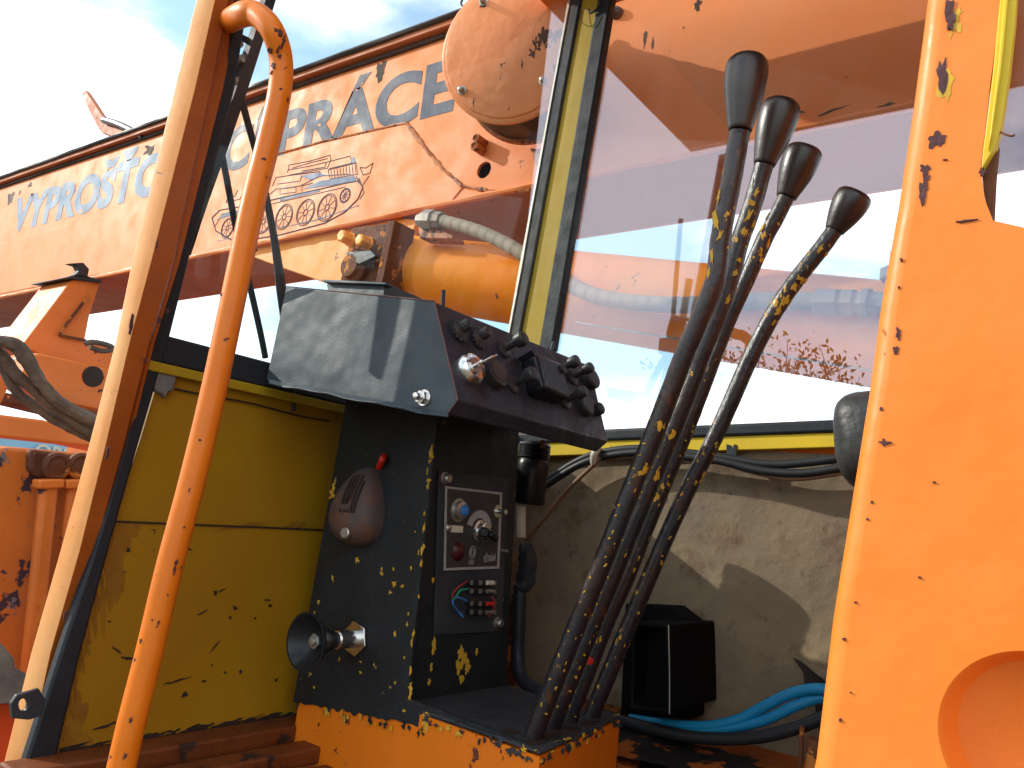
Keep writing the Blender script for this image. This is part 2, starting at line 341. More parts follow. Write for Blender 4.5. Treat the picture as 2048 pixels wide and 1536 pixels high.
def glass(name, fac, dust, tint=(1, 1, 1), sch=.9):
    m = bpy.data.materials.new(name); m.use_nodes = True; nt = m.node_tree; nt.nodes.clear(); N = nt.nodes.new; L = nt.links.new
    o = N('ShaderNodeOutputMaterial'); t = N('ShaderNodeBsdfTransparent'); t.inputs[0].default_value = (.96, .98, .98, 1)
    g = N('ShaderNodeBsdfGlossy'); g.inputs['Roughness'].default_value = .0; g.inputs['Color'].default_value = tint + (1,)
    d = N('ShaderNodeBsdfDiffuse'); d.inputs[0].default_value = (.6, .55, .5, 1)
    fr = N('ShaderNodeLayerWeight'); pw = N('ShaderNodeMath'); pw.operation = 'POWER'; pw.inputs[1].default_value = 4.5; L(fr.outputs['Facing'], pw.inputs[0])
    mu = N('ShaderNodeMath'); mu.operation = 'MULTIPLY_ADD'; mu.inputs[1].default_value = sch; mu.inputs[2].default_value = fac; mu.use_clamp = True
    L(pw.outputs[0], mu.inputs[0])
    ms = N('ShaderNodeMixShader'); L(mu.outputs[0], ms.inputs[0]); L(t.outputs[0], ms.inputs[1]); L(g.outputs[0], ms.inputs[2])
    tc = N('ShaderNodeTexCoord'); n = N('ShaderNodeTexNoise'); n.inputs['Scale'].default_value = 9; n.inputs['Detail'].default_value = 8; L(tc.outputs['Object'], n.inputs[0])
    r = N('ShaderNodeMapRange'); r.inputs['From Min'].default_value = .4; r.inputs['From Max'].default_value = .8; r.inputs['To Min'].default_value = dust * .3; r.inputs['To Max'].default_value = dust * 2; L(n.outputs[0], r.inputs[0])
    m2 = N('ShaderNodeMixShader'); L(r.outputs[0], m2.inputs[0]); L(ms.outputs[0], m2.inputs[1]); L(d.outputs[0], m2.inputs[2]); L(m2.outputs[0], o.inputs[0])
    return m
GLF = glass('dusty_windscreen_glass', .008, .005, sch=.5); GLS = glass('reflective_side_window_glass', .125, .02, (.92, .88, 1.0))

# ------------------------------------------------------------------ setting
g = MB(); g.add([(-1500, -1500, 0), (1500, -1500, 0), (1500, 1500, 0), (-1500, 1500, 0)], [[0, 1, 2, 3]])
gr = g.build('ground', GROUND, flat=True); gr['kind'] = 'structure'

def rise(y, z0=1.83, y0=1.25, k=.13): return y0 - k * (y - z0)
XL, XR, YF = .60, 1.62, 1.25
WN = Vector((0, -1, -.13)).normalized(); WP = (Vector((1, 1.25, 1.83)), WN)   # windscreen plane, facing the cab inside

# ================================================================== THE CAB
cab = thing('crane_cab', (1.1, .3, 1.15), 'orange and yellow crane operator cab seen through its open side doorway', 'crane cab')
# near front pillar: rows of (A, B, C, D) by height
rowsA = [(-620, 545, 582, 612, 636), (-60, 409, 440, 472, 494), (0, 395, 425, 456, 480), (178, 351, 385, 420, 446), (525, 266, 297, 345, 359), (686, 233, 254, 298, 309),
         (892, 180, 206, 246, 258), (1099, 124, 155, 190, 199), (1305, 65, 96, 122, 131), (1511, 14, 52, 57, 61), (1640, -18, 18, 22, 26)]
rows = []
for y, a, b, c, d in rowsA:
    pb = P(b, y, X=XL); pa = P(a, y, X=XL - .002)
    pa = P(a, y, Y=pb.y + .035)
    pb2 = P(b + 5, y, Y=pb.y - .003); 
    pc = P(c, y, Y=pb.y - .001); pc2 = P(c + 5, y, Y=pb.y + .012); pd = P(d, y, Y=pb.y + .012)
    mid = Vector((pb.x - .0015, pb.y + .008, pb.z))
    rows.append([pa, mid, pb + Vector((.004, -.001, 0)), pb2, pc, pc2, pd, pd + Vector((0, .05, 0)), Vector((pa.x + .01, pa.y + .02, pa.z))])
m = MB(); m.loft(rows)
m.mi = 1
for i, (px, py, w, h) in enumerate([(402, 140, .004, .016), (352, 310, .003, .02), (300, 505, .004, .02), (262, 650, .006, .03), (215, 905, .005, .02), (318, 640, .006, .012), (335, 622, .006, .010), (130, 1230, .004, .012), (290, 720, .006, .006)]):
    p = P(px, py, X=XL + .02); m.blob(P(px, py, Y=1.205), (0, -1, 0), (1, 0, 0), w, h, i)
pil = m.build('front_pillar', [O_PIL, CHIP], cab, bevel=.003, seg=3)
oe = []
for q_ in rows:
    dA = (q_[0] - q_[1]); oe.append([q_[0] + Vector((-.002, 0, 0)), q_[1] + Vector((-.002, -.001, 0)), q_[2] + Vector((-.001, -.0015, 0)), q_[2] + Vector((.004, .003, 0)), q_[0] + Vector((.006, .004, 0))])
m = MB(); m.loft(oe); m.build('outer_pillar_face', O_LIT, cab, bevel=.0015)
# seal strip beside the pillar
rows = []
for y, d, e in [(-620, 637, 658), (-60, 495, 515), (0, 480, 501), (58, 471, 489), (178, 446, 470), (290, 418, 441), (509, 361, 381), (686, 307, 337), (892, 256, 276), (1099, 196, 218), (1305, 128, 162), (1511, 62, 114), (1640, 22, 84)]:
    pd = P(d, y, Y=1.236 - (.13 * (0) if y > 690 else 0)); 
    z = pd.z; yy = 1.236 - .13 * max(0, z - 1.83)
    pd = P(d - 6, y, Y=yy); pe = P(e, y, Y=yy)
    rows.append([pd, pe, pe + Vector((.004, .02, 0)), pd + Vector((0, .02, 0))])
m = MB(); m.loft(rows); m.build('pillar_seal', RUB, cab, bevel=.004)

# latch bracket on pillar bottom
m = MB()
o = lambda px, py: P(px, py, Y=1.185)
pts = [o(78, 1377), (o(92, 1400)), o(84, 1432), o(58, 1440), o(25, 1437), o(22, 1408), o(34, 1390), o(60, 1383)]
hole = [o(47 + 9 * math.cos(a), 1410 + 13 * math.sin(a)) for a in [k * math.pi / 6 for k in range(12)]]
m.sheet([pts, hole], (0, .008, 0)); m.build('latch_bracket', BMET, cab, bevel=.0015)

# grab handle
hp = [(470, 42), (488, 28), (515, 30), (545, 62), (562, 120), (558, 190), (535, 290), (505, 410), (468, 590), (430, 770), (385, 960), (340, 1130), (300, 1300), (262, 1450), (235, 1570)]
hy = lambda i: 1.00 + .10 * max(0, (3 - i) / 3)
ps = [P(x, y, Y=hy(i)) for i, (x, y) in enumerate(hp)]
ps[0] = P(455, 44, Y=1.17)
m = MB(); m.tube(ps, [.018, .019, .0185, .018] + [.0175] * 11, 20, sub=8)
src = MB(); src.v = list(m.v); src.f = list(m.f); m.mi = 1
stick(src, [(566, 84, 6, 26), (560, 66, 8, 14), (552, 60, 6, 7), (556, 100, 5, 16), (560, 112, 7, 8), (541, 100, 8, 10), (547, 132, 10, 8), (543, 145, 5, 7), (562, 178, 6, 4), (527, 318, 9, 5), (443, 590, 5, 5), (368, 1054, 4, 4), (352, 1125, 5, 12), (349, 1140, 5, 12), (317, 1245, 6, 6), (305, 1240, 4, 3), (313, 1253, 3, 3), (282, 1282, 4, 6), (378, 980, 2, 10), (250, 1512, 7, 9), (575, 200, 3, 8), (512, 500, 3, 3), (400, 880, 4, 4), (335, 1190, 3, 4), (262, 1440, 5, 9)], m)
m.build('grab_handle', [O_HAND, CHIP], cab)

# front wall, yellow
m = MB(); fw = lambda px, py: P(px, py, Y=YF)
m.prism([P(338, 690, Y=YF + .001), P(282, 880, Y=YF + .001), Vector((P(240, 1045, Y=YF).x - .01, YF + .001, 1.527)), Vector((1.615, YF + .001, 1.527)), Vector((1.615, YF + .001, 1.82)), Vector((.70, YF + .001, 1.82))], (0, .024, 0)); m.build('upper_wall_panel', YEL, cab, bevel=.002)
m = MB(); m.prism([Vector((P(222, 1045, Y=YF).x, YF - .004, 1.532)), P(205, 1100, Y=YF - .004), P(90, 1540, Y=YF - .004), P(75, 1600, Y=YF - .004), Vector((1.615, YF - .004, 1.168)), Vector((1.615, YF - .004, 1.532))], (0, .024, 0))
m.mi = 1
random.seed(3)
for i, (px, py, w, h, a) in enumerate([(252, 1082, .020, .003, .1), (256, 1100, .006, .006, 0), (240, 1148, .012, .005, .3), (375, 1098, .016, .003, -.1), (430, 1185, .008, .008, 0), (443, 1181, .012, .003, .4),
        (405, 1225, .016, .003, .5), (470, 1216, .010, .006, -.5), (460, 1235, .006, .005, 0), (536, 1200, .014, .003, 0), (540, 1211, .008, .005, 0), (510, 1236, .006, .003, .7), (233, 1300, .020, .0025, -.6), (255, 1316, .024, .004, -.15),
        (430, 1292, .022, .002, .9), (355, 1361, .028, .003, .2), (333, 1366, .010, .002, .2), (370, 1389, .008, .010, 0), (407, 1362, .008, .003, .1), (450, 1345, .006, .003, 0), (481, 1343, .006, .005, 0), (423, 1330, .004, .003, 0),
        (210, 1452, .030, .003, .2), (587, 1270, .012, .004, .1), (590, 1280, .012, .006, 0), (552, 1360, .006, .006, 0), (218, 1243, .006, .002, 0), (595, 1255, .02, .003, .1)]):
    m.blob(P(px, py, Y=YF - .004), (0, -1, 0), (math.cos(a), 0, math.sin(a)), w, h, i, rough=.6)
random.seed(5)
for k in range(46):
    t = k / 45; m.blob(P(118 + 470 * t, 1506 - 78 * t + random.uniform(-5, 4), Y=YF - .004), (0, -1, 0), (1, 0, .12), random.uniform(.015, .05), random.uniform(.003, .009), k, rough=.8)
m.mi = 2
for k in range(5, 20):
    t = k / 19; m.blob(P(236 - 122 * t + random.uniform(-4, 6), 1070 + 420 * t, Y=YF - .004), (0, -1, 0), (-.25, 0, 1), random.uniform(.01, .04), random.uniform(.002, .006), k + 80, rough=.9)
m.mi = 2
for k, (px, py, w, h) in enumerate([(243, 1075, .030, .05), (232, 1110, .020, .09), (222, 1160, .016, .10), (258, 1062, .04, .02), (206, 1215, .010, .09), (240, 1130, .010, .10), (150, 1440, .03, .08), (140, 1490, .06, .04), (590, 1050, .05, .01), (480, 1053, .08, .006)]):
    m.blob(P(px, py, Y=YF - .004), (0, -1, 0), (1, 0, .2), w, h, k + 30, rough=.5, th=.0003)
m.build('lower_wall_panel', [YEL, BCH, mat('brown_rust_stain', (.20, .085, .008), .7, var=(.27, .13, .006), var_s=30, var_amt=1)], cab, bevel=0)
m = MB(); m.bar(P(232, 1043, Y=YF - .005), P(700, 1062, Y=YF - .005), .003, .003); m.build('panel_seam', BCH, cab)
# dark crease under sill, seal, ledge
m = MB(); a = P(325, 708, Y=YF - .004); b = P(1014, 876, Y=YF - .004)
m.bar(Vector((.62, YF - .004, 1.808)), Vector((1.63, YF - .004, 1.808)), .016, .046); m.build('windscreen_seal', RUB, cab, bevel=.004)
m = MB(); m.bar(Vector((.63, YF - .012, 1.776)), Vector((1.60, YF - .012, 1.776)), .012, .016); m.build('windscreen_ledge', YEL3, cab, bevel=.002)
m = MB(); m.tube([P(x, y, Y=YF - .004) for x, y in ((350, 778), (420, 792), (500, 806), (600, 832), (660, 842))], .0016, 6)
m.build('wall_fold_shade', BCH, cab)  # thin dark tube painting the shade along the wall's fold
m = MB(); m.tube([P(588, 770, Y=YF - .01), P(587, 822, Y=YF - .01)], .004, 8); m.build('wall_stub', RUB, cab)
# grey putty patch on the wall corner
m = MB(); q = [P(x, y, Y=YF - .013) for x, y in [(311, 731), (330, 735), (357, 741), (353, 763), (346, 782), (338, 784), (332, 797), (325, 787), (312, 783), (306, 762)]]
m.prism(q, (0, .014, 0)); m.build('putty_patch', PUTTY, cab, bevel=.003)

# rust-edged ledges at the foot of the front wall
m = MB(); m.box((1.05, 1.215, 1.176), 1.0, .06, .03); m.box((1.05, 1.14, 1.158), 1.0, .05, .028); m.box((1.05, 1.05, 1.138), 1.0, .10, .02); m.build('floor_ledge', O_DARK, cab, bevel=.004)
m = MB(); m.box((1.13, .42, 1.105), .96, 1.5, .03); m.build('floor', O_DARK, cab, bevel=.002)
m = MB(); fz = P(1450, 1475, X=1.58).z
vs = []; NX, NY = 16, 60
for j in range(NY + 1):
    for i in range(NX + 1):
        x = 1.33 + .30 * i / NX; y = -.6 + 1.55 * j / NY
        vs.append((x, y, fz - .015 + .010 * noise.noise(Vector((x * 9, y * 9, 0))) + .008 * i / NX))
m.add(vs, [[j * (NX + 1) + i, j * (NX + 1) + i + 1, (j + 1) * (NX + 1) + i + 1, (j + 1) * (NX + 1) + i] for j in range(NY) for i in range(NX)])
m.box((1.48, .17, fz - .09), .30, 1.56, .12)
m.build('floor_tray', mat('worn_orange_floor_paint', (.40, .10, .012), .6, var=(.25, .07, .01), var_s=9, var_amt=1, chip=(.014, .012, .012), chip_s=10, chip_t=.50, chip_w=.02, bump=.5), cab)

# corner post between windscreen and side window
def strip(name, l0, l1, r0, r1, X, mt, th=.02, bev=.003, y0=700, y1=-60, y2=-80):
    # (x at y0, x at y1) for left and right edge, on the plane X
    def e(a, b, y): return a + (b - a) * (y - y0) / (y1 - y0)
    rows = []
    for k in range(10):
        y = y0 + (y2 - y0) * k / 9
        a = P(e(l0, l1, y), y, X=X); b = P(e(r0, r1, y), y, X=X)
        wob = noise.noise(Vector((k * 1.7, r0 * .1, 0))) * .0018
        rows.append([a + Vector((0, wob, 0)), b + Vector((0, -wob, 0)), b + Vector((th, 0, 0)), a + Vector((th, 0, 0))])
    m = MB(); m.loft(rows); return m.build(name, mt, cab, bevel=bev)
strip('corner_post', 1025, 1170, 1085, 1212, 1.600, YEL3, .03, .002)
strip('post_seal', 1012, 1150, 1034, 1172, 1.592, RUB, .03, .005)
strip('post_seal', 1076, 1204, 1103, 1231, 1.592, RUB, .03, .005)
strip('post_trim', 1008, 1147, 1013, 1151, 1.589, STL, .01, .001)
m = MB(); m.tube([P(1190, -30, X=1.585), P(1200, 8, X=1.585), P(1182, 26, X=1.585), P(1176, 18, X=1.585)], .003, 8)
m.tube([P(1163, 20, X=1.59), P(1165, 45, X=1.588), P(1185, 52, X=1.588), P(1200, 30, X=1.589)], .0009, 6); m.build('wire_hook', BLKC, cab)

# right side wall: lining, sill, seal
m = MB(); nx, nz_ = 60, 40; vs = []
tearc = P(1640, 1345, X=XR)
for j in range(nz_ + 1):
    for i in range(nx + 1):
        y = -.65 + (1.9) * i / nx; z = 1.10 + .69 * j / nz_
        v = Vector((XR, y, z)); w = noise.noise(v * 3.1) * .012 + noise.noise(v * 9) * .004
        dd = (Vector((0, y - tearc.y, z - tearc.z))).length
        w -= .02 * math.exp(-(dd / .05) ** 2)
        vs.append((XR + w, y, z))
m.add(vs, [[j * (nx + 1) + i, j * (nx + 1) + i + 1, (j + 1) * (nx + 1) + i + 1, (j + 1) * (nx + 1) + i] for j in range(nz_) for i in range(nx)])
m.build('wall_lining', LINE, cab, ang=180)
m = MB(); m.box((XR + .045, .3, 1.46), .02, 1.9, .72); m.build('side_wall', O_CAB, cab)
m = MB()
tp = [(1586, 1316), (1600, 1322), (1628, 1345), (1650, 1362), (1690, 1372), (1720, 1376), (1720, 1500), (1640, 1470), (1628, 1400), (1610, 1372), (1606, 1345)]
m.prism([P(x, y, X=XR - .030) for x, y in tp], (.004, 0, 0)); m.build('lining_tear', BCH, cab)
m = MB()
fl = [(1598, 1318), (1640, 1335), (1700, 1352), (1700, 1376), (1655, 1366), (1630, 1346)]
m.loft([[P(x, y, X=XR - .036 - .012 * (k % 2)) for k, (x, y) in enumerate(fl)], [P(x, y, X=XR - .032 - .012 * (k % 2)) for k, (x, y) in enumerate(fl)]])
m.build('torn_flap', LINE, cab, bevel=.001)
sl_ = lambda ya, yb, X, t, nm, mt, bev, x0=1018, x1=2300: None
def rail(name, p, q, X, h_px, th, mt, bev=.003):
    m = MB(); (x0, y0), (x1, y1) = p, q
    a0 = P(x0, y0, X=X); a1 = P(x1, y1, X=X); b0 = P(x0, y0 + h_px[0], X=X); b1 = P(x1, y1 + h_px[1], X=X)
    m.prism([a0, a1, b1, b0], (th, 0, 0)); return m.build(name, mt, cab, bevel=bev)
rail('window_seal', (1016, 866), (2300, 812), 1.590, (22, 30), .03, RUB, .006)
rail('window_sill', (1010, 886), (2300, 844), 1.597, (28, 32), .03, YEL2, .002)
# glass
m = MB(); m.prism([P(x, y, X=1.608) for x, y in ((1040, 875), (2500, 835), (2500, -700), (1190, -700))], (.004, 0, 0)) if False else None
m = MB(); z0 = 1.80; z1 = 3.04
m.box((1.612, .42, (z0 + z1) / 2), .004, 1.66, z1 - z0); m.build('side_window_glass', GLS, cab, flat=True)
m = MB(); a, b, c, d = (Vector((x, rise(z), z)) for x, z in ((.62, 1.80), (1.61, 1.80), (1.61, 3.04), (.62, 3.04)))
m.prism([a, b, c, d], (0, .004, 0)); m.build('windscreen_glass', GLF, cab, flat=True)
# roof
m = MB(); m.box((1.155, .32, 3.075), 1.15, 1.96, .05); m.build('roof', O_CAB, cab, bevel=.01)
m = MB(); m.box((1.11, .22, 3.042), 1.0, 1.74, .012); m.build('ceiling_lining', CEIL, cab)
m = MB(); m.box((1.12, -.66, 2.1), 1.04, .03, 1.9); m.build('rear_wall', O_CAB, cab)

# near rear door-side panel with window opening and round recess
RC = P(2078, 1492, X=XL); RR = (P(2078, 1492, X=XL) - P(1880, 1492, X=XL)).length
edge = [(1640, 1640), (1665, 1536), (1700, 1240), (1738, 1000), (1775, 768), (1797, 600), (1832, 400), (1862, 200), (1888, 0), (1905, -130), (1960, -600)]
outer = [P(x, y, X=XL) for x, y in edge]
top = outer[-1]; zt = 3.05
ol = [Vector((0, p.y, p.z)) for p in outer] + [Vector((0, outer[-1].y - .02, zt)), Vector((0, -.68, zt)), Vector((0, -.68, outer[0].z))]
win = [P(x, y, X=XL) for x, y in ((2028, -300), (2018, -150), (2003, 0), (1980, 170), (1961, 338), (1970, 400), (1986, 441), (2048, 455), (2200, 480), (2420, 520))]
win = [Vector((0, p.y, p.z)) for p in win]
win += [Vector((0, -.5, win[-1].z)), Vector((0, -.5, 2.9)), Vector((0, win[0].y - .01, 2.9))]
circ = [Vector((0, RC.y + RR * math.cos(a), RC.z + RR * math.sin(a))) for a in [2 * math.pi * k / 72 for k in range(72)]]
off = Vector((XL, 0, 0))
m = MB(); m.sheet([[p + off for p in ol], [p + off for p in win], [p + off for p in circ]], (.002, 0, 0))
# rounded vertical edge turning inwards
rws = []
for p, q in zip(ol[:12], ol[:12]):
    r_ = .014; arc = []
    for k in range(7):
        a = math.pi / 2 * k / 6
        arc.append(Vector((XL + r_ - r_ * math.cos(a), p.y + r_ * math.sin(a), p.z)))
    arc.append(Vector((XL + .06, p.y + r_, p.z)))
    rws.append(arc)
m.loft(rws, close=False)
# dish
prof = [(RR, 0), (RR * .985, .0015), (RR * .965, .008), (RR * .93, .020), (RR * .86, .028), (RR * .5, .032), (RR * .06, .033)]
vs = []; fs = []
for r_, h in prof:
    for k in range(72):
        a = 2 * math.pi * k / 72; vs.append((XL + h, RC.y + r_ * math.cos(a), RC.z + r_ * math.sin(a)))
for j in range(len(prof) - 1):
    for k in range(72): fs.append([j * 72 + k, j * 72 + (k + 1) % 72, (j + 1) * 72 + (k + 1) % 72, (j + 1) * 72 + k])
fs.append([(len(prof) - 1) * 72 + k for k in range(72)])
m.add(vs, fs)
m.mi = 1
for i, (px, py, w, h) in enumerate([(1900, 35, 18, 56), (1884, 150, 20, 70), (1872, 282, 26, 34), (1850, 340, 16, 24), (1846, 385, 13, 52), (1853, 360, 10, 40), (1797, 668, 8, 26), (1792, 700, 10, 16), (1768, 885, 8, 14), (1762, 818, 7, 10), (1798, 575, 5, 8),
        (1744, 1005, 6, 7), (1735, 1038, 6, 6), (1688, 1278, 9, 8), (1712, 1205, 5, 7), (1681, 1440, 7, 8), (1869, 965, 8, 6), (1840, 1155, 8, 5), (1890, 320, 10, 4), (1770, 886, 20, 5), (1930, 443, 34, 5), (1803, 520, 5, 12), (1702, 1385, 4, 4), (1965, 345, 12, 16)]):
    c = P(px, py, X=XL); k = PX(px, py, c); f_ = .75 if w < 12 and h < 14 else 1; m.blob(c, (-1, 0, 0), (0, -1, 0), w * k * f_, h * k * f_, i + 3, rough=.55, th=.0006)
m.mi = 2
for i, (px, py, w, h) in enumerate([(1910, 50, 20, 44), (1893, 172, 22, 60), (1913, 28, 16, 10), (1886, 185, 14, 20)]):
    c = P(px, py, X=XL); k = PX(px, py, c); m.blob(c, (-1, 0, 0), (0, -1, 0), w * k, h * k, i + 43, rough=.8, th=.0003)
panel = m.build('door_side_panel', [O_CAB, CHIP, YCH], cab, ang=30)
# yellow window bead, rusted gap
m = MB(); q = [(2002, -20), (2034, -20), (2030, 40), (2018, 150), (2003, 250), (1992, 292), (1963, 338), (1966, 300), (1985, 150)]
m.prism([P(x, y, X=XL - .003) for x, y in q], (.010, 0, 0))
m.prism([P(x, y, X=XL - .006) for x, y in [(2009, -20), (2018, -20), (2004, 130), (1985, 260), (1976, 300), (1984, 230), (1996, 130)]], (.004, 0, 0)); m.build('window_bead', YEL2, cab, bevel=.002)
m = MB(); m.prism([P(x, y, X=XL + .004) for x, y in [(1962, 335), (1996, 285), (1990, 345), (1987, 400), (1985, 445), (1975, 425), (1968, 385)]], (.012, 0, 0))
m.tube([P(1998, 262, X=XL), P(2008, 268, X=XL - .004), (P(2022, 272, X=XL - .006)), P(2030, 270, X=XL - .006)], .0008, 6)
m.build('rusty_window_edge', RST, cab, bevel=.001)
m = MB(); m.prism([Vector((XL + .014, p.y, p.z)) for p in [win[0] + Vector((0, .02, .3))] + win[4:5] + win[6:11] + [Vector((0, -.5, 2.9))]], (.003, 0, 0)); m.build('rear_side_glass', GLF, cab, flat=True)

# heater box on the right wall
m = MB(); hb = lambda x, y, X: P(x, y, X=X)
fr = [hb(1262, 1243, 1.40), hb(1336, 1250, 1.40), hb(1338, 1428, 1.40), hb(1258, 1420, 1.40)]
m.sheet([fr, [hb(1270, 1252, 1.40), hb(1329, 1258, 1.40), hb(1331, 1418, 1.40), hb(1266, 1410, 1.40)]], (.22, 0, 0))
m.mi = 1; m.prism([f + Vector((.05, 0, 0)) for f in fr], (.01, 0, 0)); 
m.mi = 0; m.prism([P(x, y, X=1.55) for x, y in ((1250, 1207), (1345, 1212), (1388, 1245), (1384, 1438), (1240, 1432))], (.06, 0, 0))
m.build('heater_box', [HEAT, HEAT], cab, bevel=.004)
m = MB(); m.tube([hb(1337, 1250, 1.399), hb(1339, 1340, 1.399), hb(1339, 1428, 1.399)], .0012, 6); m.build('heater_box_trim', STL, cab)

# ================================================================== CONSOLE
con = thing('control_console', (1.15, .9, 1.12), 'black control pedestal on an orange base with a grey instrument box on top', 'control console')
CX, CY = 1.02, .94
TZ = 1.28
# orange base
A = P(815, 1400, Z=TZ); Bc = P(1080, 1510, Z=TZ); Cc = P(1240, 1437, Z=TZ)
XB0 = Bc.x; YB0 = Bc.y
m = MB()
bt = [Vector((XB0, YB0, TZ - .003)), Vector((Cc.x, Cc.y, TZ - .003)), Vector((Cc.x, 1.19, TZ - .003)), Vector((CX - .002 + .0, 1.19, TZ - .003)), Vector((CX - .002, .95, TZ - .003))]
m.prism(bt, (0, 0, -.16)); base_o = m
# black top skin of the base with ragged overspray rim
m = MB()
def ragged(pts, n, amp, seed=0, closed=False):
    o = []
    for i in range(len(pts) - 1):
        for k in range(n):
            t = k / n; p = pts[i].lerp(pts[i + 1], t)
            o.append(p + Vector((0, 0, amp * (noise.noise(Vector((i * 9 + k * .9, seed, 0))) + .5 * noise.noise(Vector((i * 9 + k * 2.9, seed, 5)))))))
    o.append(pts[-1]); return o
m.prism([p + Vector((0, 0, .003)) for p in bt], (0, 0, .004))
for px, py, w, h in ((1020, 1462, 34, 10), (1090, 1480, 30, 12), (1110, 1470, 34, 10), (1148, 1470, 26, 9), (1188, 1446, 26, 8)):
    pass
m.build('base_top', BLK2, con, bevel=.002)
m = MB()
for i, (px, py) in enumerate(((1022, 1463), (1072, 1482), (1100, 1470), (1140, 1462), (1180, 1448))):
    c = P(px, py, Z=TZ + .0045); m.blob(c, (0, 0, 1), (1, .1, 0), .052 if i else .036, .026, i, rough=.12, th=.0006)
m.build('lever_slot', BCH, con)
m = base_o; random.seed(21)
for k in range(120):
    a_, b_ = (bt[4], bt[0]) if k % 2 else (bt[0], bt[1]); t = random.random(); p_ = a_.lerp(b_, t); p_ = Vector((p_.x, p_.y, TZ))
    nn = Vector((-1, 0, 0)) if k % 2 else Vector((0, -1, 0)); m.mi = random.choice((1, 1, 2, 3))
    if random.random() < .55: m.blob(p_ + nn * .0015 + Vector((0, 0, random.uniform(-.012, .001))), nn, (0, 0, 1), random.uniform(.003, .008), random.uniform(.003, .009), k, rough=.9, th=.001)
    else: m.blob(p_ - nn * random.uniform(0, .008) + Vector((0, 0, .0042)), (0, 0, 1), nn.cross(Vector((0, 0, 1))), random.uniform(.004, .014), random.uniform(.0015, .004), k, rough=.9, th=.0008)
m.build('base', [O_BASE, BLK2, YCH, DASH], con)

# black column
def colx(px, py): return P(px, py, X=CX - .006)
m = MB()
lf = [(694, 800), (875, 835), (870, 840), (815, 1395), (1074, 1507)]
low = ragged([colx(1072, 1515), colx(1000, 1490), colx(900, 1470), colx(815, 1448), colx(700, 1424), colx(586, 1404)], 14, .010, 3)
m.prism([colx(694, 790), colx(875, 835), colx(815, 1396)] + [Vector((CX - .006, YB0 + .002, TZ + .003))] + low, (.006, 0, 0))
m.mi = 1
random.seed(11)
for i in range(26):   # yellow showing along the corner edge
    t = random.random(); px = 868 - 50 * t + random.uniform(-5, 3); py = 860 + 530 * t
    c = colx(px, py); m.blob(c, (-1, 0, 0), (0, 0, 1), random.uniform(.004, .014), random.uniform(.002, .006), i, rough=.9, th=.0008)
for i in range(30):
    px = random.uniform(620, 850); py = random.uniform(980, 1390); px = min(px, 850 - (py - 860) * .09); px = max(px, 690 - (py - 810) * .16 + 6)
    m.blob(colx(px, py), (-1, 0, 0), (0, 0, 1), random.uniform(.002, .008), random.uniform(.002, .005), i + 50, rough=.9, th=.0008)
for i in range(46):
    t = random.random(); px = 590 + 480 * t; py = 1404 + 100 * t + random.uniform(0, 14)
    m.mi = 0 if i % 3 else 1
    m.blob(colx(px, py), (-1, 0, 0), (0, 0, 1), random.uniform(.004, .012), random.uniform(.002, .006), i + 90, rough=.9, th=.0008)
m.mi = 1
for i, (px, py, w, h) in enumerate([(668, 975, .020, .008), (664, 990, .012, .010), (852, 1440, .02, .012), (872, 1455, .018, .012), (715, 1120, .008, .006), (790, 1167, .009, .008), (806, 1172, .005, .005)]):
    m.blob(colx(px, py), (-1, 0, 0), (0, 0, 1), w, h, i + 200, rough=.9, th=.0012)
m.build('column_side', [BLK, YCH], con)
m = MB()
cr_ = P(1030, 870, Y=CY).x
xr0 = P(1035, 870, Y=CY).x; xr1 = P(1012, 1372, Y=CY).x
m.prism([Vector((CX - .001, CY, 1.80)), Vector((xr0, CY, 1.80)), Vector((xr1, CY, TZ + .004)), Vector((CX - .001, CY, TZ + .004))], (0, .24, 0))
m.mi = 1
for i, (px, py, w, h) in enumerate([(922, 1306, .016, .020), (930, 1318, .018, .022), (918, 1334, .016, .020), (934, 1338, .014, .022), (924, 1358, .012, .018), (867, 1292, .010, .026), (953, 1304, .008, .010), (862, 1335, .006, .014), (858, 1365, .006, .010), (866, 1160, .006, .008), (1005, 1200, .004, .005), (984, 1262, .004, .005), (838, 1120, .006, .05), (835, 1160, .005, .04)]):
    m.blob(P(px, py, Y=CY), (0, -1, 0), (1, 0, 0), w, h, i + 20, rough=.6)
m.build('column', [BLK, YCH], con, bevel=.004)

# switch panel on the column's rear face
pr = lambda x, y, u=0: P(x, y, Y=CY - .002 - u)
m = MB(); m.prism([pr(876, 940), pr(1015, 957), pr(1001, 1262), pr(866, 1270)], (0, -.003, 0)); m.build('mounting_plate', BLK2, con, bevel=.001)
YP = CY - .005
pq = lambda x, y, u=0: P(x, y, Y=YP - u)
m = MB(); m.prism([pq(890, 972), pq(1004, 985), pq(998, 1137), pq(887, 1141)], (0, -.002, 0)); sp = m.build('switch_plate', PLT, con)
m = MB(); q = [(890, 972), (1004, 985), (998, 1137), (887, 1141)]; q2 = [(894, 977), (1000, 989), (994, 1132), (891, 1136)]
m.sheet([[pq(x, y, .002) for x, y in q], [pq(x, y, .002) for x, y in q2]], (0, -.001, 0)); m.build('border', PLTB, sp)
nY = (0, -1, 0)
def button(px, py, r, prof, mt, nm, par=con, base=YP, ax=nY, seg=24):
    c = P(px, py, Y=base); m = MB(); m.lathe(c, ax, [(a * r, h * r) for a, h in prof], seg); return m.build(nm, mt, par)
button(915, 1020, .013, [(1.6, 0), (1.6, .25), (1.2, .3), (1.2, .9), (1.0, 1.0), (.2, 1.02)], STL, 'indicator_lamp', sp)
button(918, 1020, .010, [(1, 1.2), (.9, 1.7), (.5, 2.0), (.1, 2.05)], BLW, 'lamp_lens', sp)
